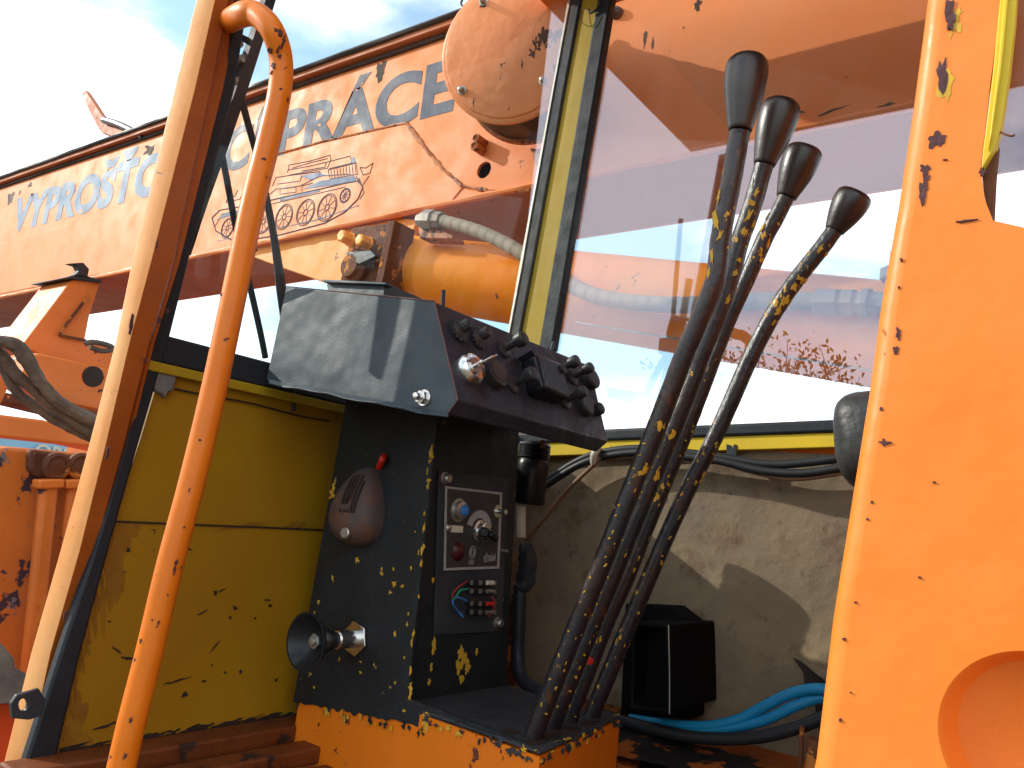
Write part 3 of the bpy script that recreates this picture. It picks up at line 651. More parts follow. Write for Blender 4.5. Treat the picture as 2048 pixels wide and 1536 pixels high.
m = MB(); c = P(957, 1060, Y=YP - .002)
for k in range(13):
    pass
arc = [c + Vector((math.cos(a) * .036, 0, math.sin(a) * .036)) for a in [rad(10 + 12 * k) for k in range(14)]] + [c + Vector((math.cos(a) * .022, 0, math.sin(a) * .022)) for a in [rad(166 - 12 * k) for k in range(14)]]
m.prism(arc, (0, -.0015, 0)); m.build('dial_scale', PLTB, sp)
button(957, 1062, .014, [(1.5, 0), (1.5, .4), (1.1, .5), (1.1, 1.2), (.9, 1.3), (.15, 1.3)], CHR, 'rotary_switch', sp)
m = MB(); m.bar(P(959, 1062, Y=YP - .022), P(978, 1068, Y=YP - .034), .010, .018); m.bar(P(978, 1066, Y=YP - .034), P(992, 1080, Y=YP - .034), .014, .012); m.build('switch_lever', BPL, sp, bevel=.004)
button(992, 1022, .010, [(1.2, 0), (1.2, .5), (.5, .6), (.4, 2.0), (.5, 2.4), (.1, 2.5)], CHR, 'toggle_switch', sp)
m = MB(); m.prism([pq(893, 1050, .002), pq(925, 1052, .002), pq(924, 1065, .002), pq(893, 1064, .002)], (0, -.002, 0)); m.build('small_label', WHT, sp)
button(895, 1056, .007, [(1, 0), (1, .5), (.6, .9), (.1, 1)], STL, 'screw', sp, YP - .002)
button(914, 1102, .014, [(1.2, 0), (1.2, .3), (.9, .6), (.5, .9), (.1, 1)], mat('dark_red_lens', (.06, .008, .008), .3), 'red_lens', sp)
m = MB(); c = P(945, 1105, Y=YP - .0025)
m.tube([c + Vector((math.cos(a) * .008, 0, math.sin(a) * .011)) for a in [2 * math.pi * k / 20 for k in range(21)]], .0008, 5, smooth=False)
m.tube([c + Vector((math.cos(a) * .004, 0, math.sin(a) * .006)) for a in [2 * math.pi * k / 14 for k in range(15)]], .0008, 5, smooth=False)
for dx in (-.005, 0, .005): m.bar(c + Vector((dx, 0, -.013)), c + Vector((dx, 0, -.019)), .0012, .0012, (0, 1, 0))
m.bar(c + Vector((-.007, 0, -.020)), c + Vector((.007, 0, -.020)), .0012, .0012); m.build('emblem', PLTB, sp)

def text_mesh(name, body, mapf, mats, parent, bold=.0, th=None, extr=.0, spacing=1.0):
    cu = bpy.data.curves.new('t', 'FONT'); cu.body = body; cu.size = 1; cu.offset = bold; cu.space_character = spacing
    to = bpy.data.objects.new('t', cu); COL.objects.link(to)
    dg = bpy.context.evaluated_depsgraph_get(); me0 = bpy.data.meshes.new_from_object(to.evaluated_get(dg))
    xs = [v.co.x for v in me0.vertices]; x0, x1 = min(xs), max(xs)
    ww = 0
    m = MB(); vs = [mapf((v.co.x - x0) / (x1 - x0), v.co.y / .73) for v in me0.vertices]
    b = [v + extr for v in vs]
    bm = bmesh.new(); bm.from_mesh(me0); bmesh.ops.remove_doubles(bm, verts=bm.verts, dist=1e-5)
    vs = [mapf((v.co.x - x0) / (x1 - x0), v.co.y / .73) for v in bm.verts]
    bm.verts.index_update(); fs = [[v.index for v in f.verts] for f in bm.faces]
    n = len(vs); ed = [[e.verts[0].index, e.verts[1].index] for e in bm.edges if len(e.link_faces) == 1]
    allf = fs + [[i + n for i in f][::-1] for f in fs] + [[a, b2, b2 + n, a + n] for a, b2 in ed]
    m.add(vs + [v + extr for v in vs], allf); bm.free()
    bpy.data.objects.remove(to); bpy.data.curves.remove(cu); bpy.data.meshes.remove(me0)
    return m.build(name, mats, parent, flat=True)
a = P(966, 1124, Y=YP - .0025); b = P(990, 1122, Y=YP - .0025)
text_mesh('plate_lettering', 'VĚTRÁNÍ', lambda u, v: a.lerp(b, u) + Vector((0, 0, v * .012)), PLTB, sp, .01, extr=Vector((0, -.0006, 0)))
# screws on mounting plate
for px, py in ((888, 956), (993, 1245)):
    button(px, py, .008, [(1.3, 0), (1.3, .3), (1, .4), (1, 1.4), (.8, 1.7), (.1, 1.7)], STL, 'screw', con, YP)
button(1000, 1100, .003, [(1, 0), (1, 6), (.1, 6.2)], STL, 'pin', con, YP)
# fuse holders and wires
for i, (py, mt) in enumerate(((1165, WHT), (1182, STL), (1207, REDP), (1224, STL))):
    m = MB(); a = P(936, py - 1, Y=YP - .006); b = P(986, py, Y=YP - .006)
    m.bar(a, b, .010, .008); fh = m.build('fuse_holder', BPL, con, bevel=.001)
    m = MB()
    m.tube([a.lerp(b, .62) + Vector((0, -.006, 0)), a.lerp(b, .9) + Vector((0, -.006, 0))], .0042, 10, smooth=False); m.build('fuse', mt, fh)
    for t in (.04, .38, .96):
        m = MB(); m.box(a.lerp(b, t) + Vector((0, -.006, 0)), .006, .004, .008); m.build('contact', STL, fh)
wr = lambda pts, mt: (lambda m: m.build('wire', mt, con))(MB().tube([P(x, y, Y=YP - .010 - .004 * (i % 2)) for i, (x, y) in enumerate(pts)], .0018, 8))
wr([(936, 1162), (920, 1172), (907, 1185), (904, 1196)], BRD); wr([(936, 1178), (922, 1180), (914, 1190), (908, 1198)], GRN)
wr([(934, 1202), (920, 1196), (908, 1196), (906, 1208), (916, 1222), (926, 1234)], BLW); wr([(982, 1193), (990, 1204), (988, 1218), (978, 1232)], BRD)

# buzzer / handset on column side
def buzz():
    c = colx(728, 1012); z = Vector((0, 0, 1)); y = Vector((0, 1, 0)); n = Vector((-1, 0, 0))
    tilt = rad(-10); u = (z * math.cos(tilt) + y * math.sin(tilt)); w = n.cross(u)   # long axis up, across
    k = PX(0, 0, c); HL = 80 * k; WD = 56 * k * 1.35
    vs = []; fs = []; NA, NR = 40, 9
    for j in range(NR + 1):
        f = j / NR; rr = math.cos(f * math.pi / 2) ** .55; h = math.sin(f * math.pi / 2) ** .9 * .045
        for i in range(NA):
            a = 2 * math.pi * i / NA; s_, c_ = math.sin(a), math.cos(a)
            wid = WD * (.82 - .26 * s_ + .1 * c_ * s_); 
            vs.append(c + u * (s_ * HL * rr) + w * (c_ * wid * rr) + n * (h * (1.0 - .2 * s_)))
    for j in range(NR):
        for i in range(NA): fs.append([j * NA + i, j * NA + (i + 1) % NA, (j + 1) * NA + (i + 1) % NA, (j + 1) * NA + i])
    fs.append([NR * NA + i for i in range(NA)])
    m = MB(); m.add(vs, fs); bz = m.build('warning_buzzer', BUZ, con, ang=60)
    def surf(uu, ww):       # point on the shell for normalised coordinates
        best = min(vs, key=lambda v: ((v - c).dot(u) - uu * HL) ** 2 + ((v - c).dot(w) - ww * WD) ** 2)
        return best
    from mathutils.bvhtree import BVHTree
    t = BVHTree.FromPolygons(vs, fs)
    def hit(px, py):
        r = ray(px, py).normalized(); h = t.ray_cast(EYE, r); return (h[0] - r * .0012) if h[0] is not None else colx(px, py)
    for k_, (xa, ya, xb, yb, xc, yc) in enumerate([(708, 952, 690, 985, 681, 1022), (714, 949, 697, 985, 688, 1024), (720, 949, 704, 985, 694, 1024), (727, 951, 711, 986, 700, 1025), (729, 962, 717, 990, 706, 1025)]):
        m = MB(); m.tube([hit(xa, ya), hit((xa + xb) / 2 - 1, (ya + yb) / 2), hit(xb, yb), hit((xb + xc) / 2 - 1, (yb + yc) / 2), hit(xc, yc)], .0030, 8, squash=.8); m.build('grille_slot', BCH, bz)
    m = MB(); h = hit(691, 1066); m.lathe(h, (-1, -.1, 0), [(.010, -.004), (.010, .002), (.008, .004), (.001, .004)], 16); m.build('screw', STL, bz)
    m = MB(); m.tube([hit(758, 935) , P(764, 920, X=CX - .02), P(768, 912, X=CX - .010)], .006, 10); m.build('cable', REDP, bz)
buzz()
# big pull knob with hex nuts
nX = Vector((-1, 0, 0)); c0 = P(712, 1277, X=CX - .007)
m = MB(); m.lathe(c0, nX, [(.030, 0), (.030, .005), (.002, .0055)], 6); m.lathe(c0, nX, [(.0155, .004), (.0155, .045), (.013, .046), (.013, .075), (.002, .076)], 20); m.build('mounting_nut', CHR, con, bevel=.001)
kx = CX - .075; k0 = Vector((kx, c0.y, c0.z))
m = MB(); m.lathe(k0, nX, [(.016, -.012), (.020, .004), (.026, .014), (.038, .030), (.047, .040), (.0475, .043), (.044, .043), (.032, .030), (.014, .020), (.002, .019)], 40); kb = m.build('pull_knob', BPL, con)
m = MB(); m.lathe(k0 + nX * .020, nX, [(.013, 0), (.013, .006), (.001, .0065)], 6); m.lathe(k0 + nX * .024, nX, [(.007, 0), (.007, .007), (.001, .0075)], 12); m.build('hex_nut', STL, kb, bevel=.0006)

# instrument box
DX = .86
d_ = lambda x, y: P(x, y, X=DX)
LP = [d_(575, 575), d_(870, 604), d_(917, 800), d_(897, 829), d_(722, 796), d_(535, 761)]
p0 = d_(870, 604); p1 = d_(917, 800)
vdir = (p1 - p0).normalized(); nD = Vector((1, 0, 0)).cross(vdir).normalized()
if nD.y > 0: nD = -nD
DP = (p0, nD)
endT = P(1185, 745, pl=DP); endB = P(1218, 888, pl=DP)
m = MB()
def ext(v, x): return Vector((x, v.y, v.z))
LQ = [v.copy() for v in LP]
for k_ in (0, 5): LQ[k_].y = .93
LQ[4].y = .87; LQ[0].z -= .02
right = [ext(LQ[0], endT.x), ext(LP[1], endT.x), ext(LP[2], endB.x), ext(LP[3], endB.x - .012), ext(LQ[4], endB.x - .01), ext(LQ[5], endT.x)]
n = 6; vs = LP + right; fs = [list(range(6))[::-1], list(range(6, 12))] + [[i, (i + 1) % 6, 6 + (i + 1) % 6, 6 + i] for i in range(6)]
m.add(vs[:12], fs[1:]); m.build('instrument_box', DASHF, con, bevel=.003, seg=3)
m = MB(); m.prism([Vector((.866, y, z)) for y, z in ((1.10, 1.785), (1.196, 1.800), (1.192, 1.94), (1.10, 1.93))], (.20, 0, 0)); m.build('hidden_sun_block', DASHF, con)  # unseen block added to keep a sliver of sun off the column
# side sheet, slightly proud with folded lower lip
rows = []
m = MB()
q = [v + Vector((-.003, 0, 0)) for v in LP]
m.prism(q, (.0028, 0, 0)); m.build('side_sheet', DASH, con, bevel=.0025, seg=3)
m = MB(); lipr = []
for k in range(13):
    t = k / 12; x = 537 + (897 - 537) * t; y = 757 + (826 - 757) * t + 1.5 * math.sin(t * 17)
    a = P(x, y, X=DX - .006); lipr.append([a, P(x, y + 9 + 2 * math.sin(t * 31), X=DX - .016), P(x, y + 12, X=DX - .012), P(x, y + 3, X=DX - .002)])
m.loft(lipr); m.build('folded_lip', DASH, con, bevel=.0015)
m = MB(); m.tube([q[1] + Vector((0, -.001, .001)), q[2] + Vector((0, -.001, 0)), q[3]], .0012, 6, smooth=False); m.tube([q[0] + Vector((0, 0, .001)), q[1] + Vector((0, 0, .001))], .0011, 6, smooth=False)
m.build('bare_edge', mat('bare_brown_sheet_edge', (.16, .08, .06), .5), con)
c = d_(852, 797); m = MB(); m.lathe(c + Vector((-.003, 0, 0)), nX, [(.013, 0), (.013, .002), (.0125, .003), (.0105, .003)], 24)
m.lathe(c + Vector((-.006, 0, 0)), nX, [(.0105, 0), (.0105, .008), (.004, .009)], 6); m.lathe(c + Vector((-.012, 0, 0)), nX, [(.0055, 0), (.0055, .012), (.004, .013), (.001, .013)], 16); m.build('bolt', CHR, con, bevel=.0005)
# top tray
m = MB(); t0 = LP[0]; 
ta, tb = P(650, 566, X=1.0), P(772, 571, X=1.0)
m.prism([P(652, 560, X=1.0), P(770, 566, X=1.0), P(768, 592, X=1.0), P(656, 590, X=1.0)], (.10, 0, 0)); m.prism([P(640, 558, X=.99), P(772, 564, X=.99), P(772, 570, X=.99), P(650, 565, X=.99)], (.02, 0, 0)); m.build('top_tray', DASH, con, bevel=.002)
m = MB(); m.tube([P(886, 612, Y=.86), P(887, 580, Y=.86)], .0035, 8, smooth=False); m.build('stud', BMET, con)
m = MB(); m.tube([P(1099, 712, Y=.86), P(1107, 684, Y=.86)], .0030, 8, smooth=False); m.build('stud', BMET, con)
# face controls
dp = lambda x, y, u=0: P(x, y, pl=DP, up=u)
def ctrl(nm, px, py, prof, mt, seg=24, par=con, u=0, ax=None, bevel=0):
    m = MB(); m.lathe(dp(px, py, u), ax or nD, prof, seg); return m.build(nm, mt, par, bevel=bevel)
DK = mat('dusty_dark_switch_plastic', (.020, .020, .024), .42, var=(.05, .045, .04), var_s=40, bump=.15, bump_s=200)
for px, py in ((914, 662), (953, 677)):
    b = ctrl('push_button', px, py, [(.017, 0), (.017, .006), (.013, .010), (.009, .012), (.009, .022), (.007, .026), (.001, .027)], DK)
    m = MB(); c = dp(px, py, .005)
    u_ = Vector((1, 0, 0)); v_ = nD.cross(u_)
    for k in range(14):
        a = 2 * math.pi * k / 14; m.box(c + (u_ * math.cos(a) + v_ * math.sin(a)) * .0165, .004, .004, .008)
    m.build('ribbed_ring', DK, b)
ks = ctrl('key_switch', 934, 742, [(.026, 0), (.026, .010), (.024, .014), (.021, .018), (.018, .016), (.012, .016), (.012, .019), (.001, .019)], CHR, 32)
m = MB(); c = dp(934, 742, .018); m.bar(c, c + nD * .016, .004, .010, (1, 0, 0)); e = c + nD * .022
m.sheet([[e + nD * (.017 * math.cos(a)) + Vector((1, 0, .5)).normalized() * (.013 * math.sin(a)) for a in [2 * math.pi * k / 20 for k in range(20)]], [e + nD * (.006 + .004 * math.cos(a)) + Vector((1, 0, .5)).normalized() * (.004 * math.sin(a)) for a in [2 * math.pi * k / 10 for k in range(10)]]], Vector((.5, 0, -1)).normalized() * .003); m.build('key', CHR, ks, bevel=.0006)
rb = ctrl('round_gauge', 982, 752, [(.024, 0), (.024, .016), (.021, .018), (.001, .018)], DK, 32)
ctrl('gauge_face', 982, 752, [(.018, .018), (.018, .0188), (.001, .019)], mat('brown_dial_face', (.05, .032, .022), .4), 32, rb)
for px, py, r_ in ((1006, 700, .016), (1024, 770, .016), (1114, 742, .014), (1143, 755, .013), (1128, 803, .013)):
    st = ctrl('pull_switch', px, py, [(.016, 0), (.016, .004), (.012, .007), (.006, .008), (.006, .030), (.001, .030)], DK, 20)
    ctrl('knob', px, py, [(.006, .028), (r_ * .72, .030), (r_ * .8, .036), (r_ * .8, .044), (r_ * .66, .047), (.001, .048)], DK, 20, st)
ctrl('push_button', 1176, 760, [(.022, 0), (.022, .012), (.019, .015), (.001, .016)], DK)
ctrl('push_button', 1164, 815, [(.020, 0), (.020, .012), (.017, .015), (.001, .015)], DK)
ctrl('push_button', 1190, 822, [(.012, 0), (.012, .014), (.009, .017), (.001, .018)], DK)
m = MB(); m.prism([dp(1040, 724), dp(1094, 742), dp(1112, 812), dp(1054, 792)], nD * .034); mb_ = m.build('black_meter_box', BPL, con, bevel=.006)
m = MB(); m.lathe(dp(1094, 756, .034), nD, [(.008, 0), (.008, .004), (.001, .005)], 16); m.build('meter_screw', DK, mb_)
m = MB(); m.prism([dp(1036, 716), dp(1046, 719), dp(1042, 726)], nD * .03); m.build('tab', BPL, mb_)
for px, py in ((1085, 895),):
    m = MB(); m.tube([P(px, 880, Y=.9), P(px, 896, Y=.9)], .004, 8, smooth=False); m.build('stud', RST, con)

# ================================================================== LEVERS
LV = [([(1480, 262), (1475, 290), (1463, 360), (1451, 420), (1441, 480), (1431, 558), (1401, 636), (1367, 714), (1342, 780), (1304, 878), (1264, 975), (1226, 1073), (1194, 1153), (1158, 1240), (1102, 1380), (1062, 1486)], (1.00, 1.047), (1496, 116), 88, 'tallest of the four control levers, nearest the doorway, with brown shaft top'),
      ([(1528, 330), (1519, 362), (1502, 420), (1481, 480), (1460, 558), (1434, 636), (1403, 714), (1378, 780), (1338, 878), (1298, 975), (1258, 1073), (1226, 1153), (1190, 1240), (1130, 1388), (1098, 1470)], (1.09, 1.126), (1566, 202), 82, 'second tallest control lever, dark knob, yellow chips just below it'),
      ([(1572, 395), (1552, 436), (1528, 480), (1494, 558), (1458, 636), (1427, 714), (1403, 780), (1365, 878), (1325, 975), (1286, 1073), (1255, 1153), (1216, 1240), (1160, 1385), (1132, 1464)], (1.165, 1.184), (1612, 294), 78, 'third lever from the left, smooth dark shaft with a red spot low down'),
      ([(1668, 462), (1640, 500), (1585, 570), (1542, 636), (1502, 714), (1472, 780), (1428, 878), (1378, 975), (1333, 1073), (1299, 1153), (1262, 1240), (1202, 1385), (1174, 1452)], (1.27, 1.252), (1714, 384), 75, 'shortest rightmost control lever leaning away, shaft flecked with yellow')]
for i, (pts, (xt, xb), tip, kw, lab) in enumerate(LV):
    n = len(pts); ps = [P(x, y, X=xt + (xb - xt) * k / (n - 1)) for k, (x, y) in enumerate(pts)]
    ps[-1].z = max(ps[-1].z, TZ - .02)
    t = thing('control_lever', ps[-1], lab, 'control lever', 'hand levers standing in the console base')
    r0 = PX(0, 0, ps[0]) * (20.5, 19, 17, 17)[i]; r1 = PX(0, 0, ps[-1]) * (19, 16.5, 15.5, 16.5)[i]
    m = MB(); m.tube(ps, [r0 * (.98 if k < 2 else 1.0) + (r1 - r0) * k / (n - 1) for k in range(n)], 20, sub=6, jit=.05)
    src = MB(); src.v = list(m.v); src.f = list(m.f); m.mi = 2; random.seed(30 + i)
    big = [[(1438, 392, 12, 34), (1432, 440, 13, 50), (1440, 470, 8, 30), (1424, 510, 9, 40), (1455, 495, 5, 8), (1430, 350, 6, 12), (1418, 545, 8, 24)],
           [(1512, 385, 10, 22), (1502, 405, 16, 14), (1498, 430, 10, 36), (1506, 450, 8, 18), (1478, 520, 14, 10), (1470, 545, 10, 14), (1455, 600, 8, 22)],
           [(1536, 432, 7, 16), (1526, 455, 6, 20), (1508, 515, 4, 8), (1540, 470, 4, 5)],
           [(1640, 498, 10, 22), (1652, 508, 7, 9), (1600, 556, 16, 12), (1588, 575, 14, 20), (1610, 560, 14, 10), (1570, 600, 14, 26), (1556, 622, 10, 24), (1580, 605, 6, 18), (1548, 645, 6, 16)]][i]
    low = []
    for q_ in range(46):
        y_ = 880 + 570 * (q_ + random.random()) / 46
        j_ = next((k for k in range(n - 1) if pts[k][1] <= y_ <= pts[k + 1][1]), n - 2)
        u_ = (y_ - pts[j_][1]) / (pts[j_ + 1][1] - pts[j_][1]); x_ = pts[j_][0] + (pts[j_ + 1][0] - pts[j_][0]) * u_
        low.append((x_ + random.choice((-12, -10, 8, random.uniform(-10, 10))), y_, random.uniform(2, 6), random.uniform(3, 10)))
    stick(src, [(a_, b_, c_ * .8, d_ * .8) for a_, b_, c_, d_ in big + (low[::2] if i < 3 else low[::3])], m, .62, .0003)
    m.mi = 1
    if i == 2:
        c = P(1180, 1322, X=1.165); m.lathe(c + Vector((0, -.0, 0)), (-.7, -.7, 0), [(.006, -.004), (.006, .0), (.001, .001)], 12)
    m.build('shaft', [LEV, REDP, YCH], t)
    a = ps[0]; T = P(tip[0], tip[1], X=xt); ax = (T - a); ln = ax.length; ax.normalize(); K = PX(0, 0, T) * kw / 2 / 1.04
    m = MB(); m.lathe(a, ax, [(K * .50, 0), (K * .54, ln * .01), (K * .57, ln * .05), (K * .70, ln * .20), (K * .84, ln * .38), (K * .94, ln * .54), (K * .99, ln * .68), (K * 1.0, ln * .78), (K * .985, ln * .87), (K * .93, ln * .93), (K * .80, ln * .975), (K * .55, ln * .995), (K * .05, ln)], 36)
    m.build('knob', KNOB, t, ang=70)

# ================================================================== things behind the levers on the right wall
cc = P(1062, 945, X=1.45)
t = thing('fluid_reservoir', cc, 'black round fluid jar with ribbed screw cap beside the pedestal', 'fluid jar')
m = MB(); k = PX(0, 0, cc); zc = lambda y: P(1064, y, X=1.40).z
ca = P(1064, 945, X=1.40); R_ = 33 * PX(0, 0, ca)
m.lathe(Vector((ca.x, ca.y, 0)), (0, 0, 1), [(R_ * .8, zc(1010)), (R_ * .92, zc(1004)), (R_ * .96, zc(960)), (R_ * .98, zc(955)), (R_, zc(945)), (R_, zc(930)), (R_ * .9, zc(920)), (R_ * .8, zc(915))], 32); m.build('jar', BPL, t)
m = MB(); prof = []
for j in range(7): prof += [(R_ * 1.0, zc(915 - j * 4)), (R_ * .95, zc(913 - j * 4))]
m.lathe(Vector((ca.x, ca.y, 0)), (0, 0, 1), [(R_ * .9, zc(917))] + prof + [(R_ * .9, zc(886)), (.002, zc(885))], 32); m.build('screw_cap', BPL, t)
m = MB(); m.tube([P(1043, 1012, X=1.4), P(1042, 1075, X=1.4)], .010, 12, smooth=False); m.build('pipe_fitting', WHT, t)
ca = P(1040, 1200, X=1.4)
t = thing('brake_pedal_linkage', P(1050, 1370, X=1.4), 'dark vertical pipe and linkage bending at the pedestal foot', 'pipe')
m = MB(); m.tube([P(1046, 1090, X=1.40), P(1056, 1110, X=1.40), P(1052, 1150, X=1.40), P(1044, 1180, X=1.4)], [.012, .018, .020, .014], 9, jit=.4); m.build('joint', BMET, t)
m = MB(); m.tube([P(1040, 1170, X=1.40), P(1038, 1240, X=1.40), P(1036, 1320, X=1.4), P(1046, 1360, X=1.38), P(1080, 1385, X=1.34), P(1110, 1402, X=1.32)], .014, 14); m.build('pipe', BMET, t)
m = MB(); m.tube([P(1020, 1370, X=1.45), P(1022, 1290, X=1.45), P(1034, 1190, X=1.45)], .012, 12); m.build('rod', RST, t)

def cable(nm, pts, X, r, mt, lab, cat, grp=None, extra=None):
    ps = [P(x, y, X=X + (pts_[2] if len(pts_) > 2 else 0)) for pts_ in pts for x, y in [pts_[:2]]]
    m = MB(); m.tube(ps, r, 14, jit=.02); o = m.build(nm, mt, None, org=ps[0]); tag(o, lab, cat, grp); return o
cable('electric_cable', [(1070, 972), (1092, 962), (1150, 925), (1200, 906), (1270, 897), (1350, 903), (1440, 914), (1540, 929), (1640, 922), (1735, 908), (1850, 900)], 1.575, .0085, BLKC, 'upper black cable sagging along the yellow window sill', 'cable', 'cables along the side wall')
cable('electric_cable', [(1068, 980), (1090, 972), (1150, 934), (1205, 914), (1280, 905), (1360, 912), (1440, 922), (1520, 941), (1600, 947), (1670, 938), (1735, 926), (1850, 920)], 1.568, .0085, BLKC, 'lower thick black cable sagging along the side wall', 'cable', 'cables along the side wall')
cable('electric_cable', [(1200, 918), (1290, 912), (1370, 914), (1440, 924), (1500, 942), (1580, 957), (1660, 949), (1735, 936), (1850, 930)], 1.572, .0055, BRNC, 'thin brown cable hanging just below the two black cables', 'cable', 'cables along the side wall')
cable('pull_cord', [(1048, 1084), (1090, 1035), (1130, 985), (1185, 932), (1200, 915)], 1.56, .0050, BRNC, 'brown cord running diagonally from the jar up to the zip tie', 'cord')
t = P(1192, 910, X=1.56); m = MB(); m.tube([t + Vector((0, .004, -.018)), t + Vector((-.008, 0, 0)), t + Vector((0, -.006, .018))], .0085, 10); tag(m.build('cable_tie', WHT, None, org=t), 'white tie holding the cables below the instrument box corner', 'cable tie')
t = P(1465, 895, X=1.575); m = MB(); m.prism([P(x, y, X=1.572) for x, y in ((1452, 888), (1460, 890), (1464, 896), (1468, 888), (1472, 889), (1473, 912), (1453, 911))], (.012, 0, 0)); tag(m.build('cable_clip', BMET, None, org=t, bevel=.001), 'small bent metal clip on the cables under the yellow sill', 'clip')
cable('water_hose', [(1720, 1392), (1640, 1378), (1585, 1386), (1530, 1412), (1480, 1438), (1420, 1452), (1350, 1450), (1260, 1438)], 1.50, .0098, BLUH, 'upper bright blue hose emerging from the torn wall lining', 'hose', 'blue hoses on the cab floor')
cable('water_hose', [(1700, 1400, .02), (1640, 1396, .01), (1590, 1412), (1530, 1440), (1460, 1456), (1390, 1462), (1280, 1452)], 1.50, .0098, BLUH, 'lower blue hose lying between the upper blue hose and the black one', 'hose', 'blue hoses on the cab floor')
cable('rubber_hose', [(1740, 1395, .02), (1680, 1420), (1610, 1450), (1530, 1472), (1450, 1478), (1360, 1470), (1240, 1440), (1180, 1420)], 1.47, .011, BLKC, 'thick black hose lying in front of the blue hoses on the cab floor', 'hose')
t = P(1640, 1500, X=1.45); bt_ = thing('rusty_bolt', t, 'rusty yellow bolt standing on the cab floor below the blue hoses', 'bolt')
m = MB(); m.lathe(t, (0, 0, 1), [(.024, -.05), (.024, .01), (.02, .016), (.002, .016)], 12); m.lathe(t + Vector((0, .03, 0)), (0, 0, 1), [(.004, -.05), (.004, .03), (.001, .031)], 8); m.build('bolt_head', RST, bt_)

# operator seat: dark vinyl, mostly behind the door-side panel
sc = P(1800, 905, X=1.15)
t = thing('operator_seat', (1.2, .1, 1.15), 'black vinyl seat edge with white stitching behind the orange panel', 'seat')
def superell(c, ax, ay, az, e=.5, R=None, nse=0):
    vs = []; fs = []; U, V = 32, 18; sg = lambda v, p: math.copysign(abs(v) ** p, v)
    for j in range(V + 1):
        ph = -math.pi / 2 + math.pi * j / V
        for i in range(U):
            th = 2 * math.pi * i / U
            v = Vector((ax * sg(math.cos(ph), e) * sg(math.cos(th), e), ay * sg(math.cos(ph), e) * sg(math.sin(th), e), az * sg(math.sin(ph), e)))
            if nse: v *= 1 + nse * noise.noise(v * 14)
            vs.append(Vector(c) + (R @ v if R else v))
    for j in range(V):
        for i in range(U): fs.append([j * U + i, j * U + (i + 1) % U, (j + 1) * U + (i + 1) % U, (j + 1) * U + i])
    return vs, fs
k = PX(0, 0, sc); m = MB(); m.add(*superell(P(1802, 905, X=1.15), .20, 78 * k, 96 * k, .62, Matrix.Rotation(rad(-8), 3, 'X'), .05)); hs = m.build('backrest', VINYL, t, ang=180)
m = MB(); m.tube([P(1728, 968, X=.96), P(1738, 958, X=.95), P(1752, 954, X=.95)], .0015, 6); m.build('stitching', WHT, hs)
m = MB(); m.add(*superell((1.2, -.02, 1.42), .22, .07, .28, .5)); m.build('lower_backrest', VINYL, t, ang=180)
m = MB(); m.add(*superell((1.2, .10, 1.21), .22, .16, .06, .5)); m.build('seat_cushion', VINYL, t, ang=180)

# ================================================================== THE BOOM
XB = 1.92
bp_ = lambda x, y, u=0: P(x, y, X=XB - u)
zb = lambda y: 2.660 - .0105 * y
zt_ = lambda y: 3.318 + .0216 * y
boom = thing('crane_boom', (2.1, 3, 2.6), 'faded orange box boom with grey lettering passing above the cab windows', 'crane boom')
hc = bp_(968, 340)
hole = [hc + Vector((0, math.cos(a) * .030, math.sin(a) * .030)) for a in [2 * math.pi * k / 24 for k in range(24)]]
m = MB(); m.sheet([[Vector((XB, -1.6, zb(-1.6))), Vector((XB, 9, zb(9))), Vector((XB, 9, zt_(9))), Vector((XB, -1.6, zt_(-1.6)))], hole], (.012, 0, 0))
m.mi = 1
for i, (px, py, w, h, a) in enumerate([(762, 142, .05, .09, 0), (1035, 60, .02, .02, 0), (300, 300, .10, .06, 0), (22, 395, .10, .08, 0), (40, 385, .03, .03, 0), (60, 370, .06, .03, 0), (1290, 75, .012, .05, 0), (1305, 90, .008, .03, 0), (1660, 223, .05, .007, .2), (1770, 212, .05, .010, .1), (1600, 225, .02, .01, 0), (1395, 10, .02, .03, 0)]):
    m.blob(bp_(px, py), (-1, 0, 0), (0, -1, a), w, h, i + 7, rough=.7)
m.build('side_plate', [O_BOOM, BCH], boom, flat=True)
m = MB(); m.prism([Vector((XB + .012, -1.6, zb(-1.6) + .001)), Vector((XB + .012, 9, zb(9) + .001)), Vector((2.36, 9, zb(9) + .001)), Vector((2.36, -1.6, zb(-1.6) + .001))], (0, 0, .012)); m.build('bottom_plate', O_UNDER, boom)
m = MB(); m.prism([Vector((2.36, -1.6, zb(-1.6))), Vector((2.36, 9, zb(9))), Vector((2.36, 9, zt_(9))), Vector((2.36, -1.6, zt_(-1.6)))], (.012, 0, 0)); m.build('far_side_plate', O_BOOM, boom)
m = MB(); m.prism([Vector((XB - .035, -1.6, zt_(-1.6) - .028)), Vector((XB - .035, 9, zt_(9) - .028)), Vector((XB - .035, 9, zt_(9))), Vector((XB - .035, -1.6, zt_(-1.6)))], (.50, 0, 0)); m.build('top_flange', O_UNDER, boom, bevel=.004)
m = MB(); m.tube([Vector((XB - .040, y, zt_(y) + .004 + .006 * noise.noise(Vector((y * 3, 0, 0))))) for y in [-1.5 + .25 * k for k in range(42)]], .011, 8, sub=2, jit=.3); m.build('top_edge_cable', BLKC, boom)
m = MB(); m.tube([Vector((XB - .006, y, zt_(y) - .042)) for y in [-1.5 + .5 * k for k in range(21)]], .009, 8, sub=2, jit=.4); m.build('flange_shade_and_dirt', BCH, boom)  # dark bead painting the shade and dirt line under the top flange
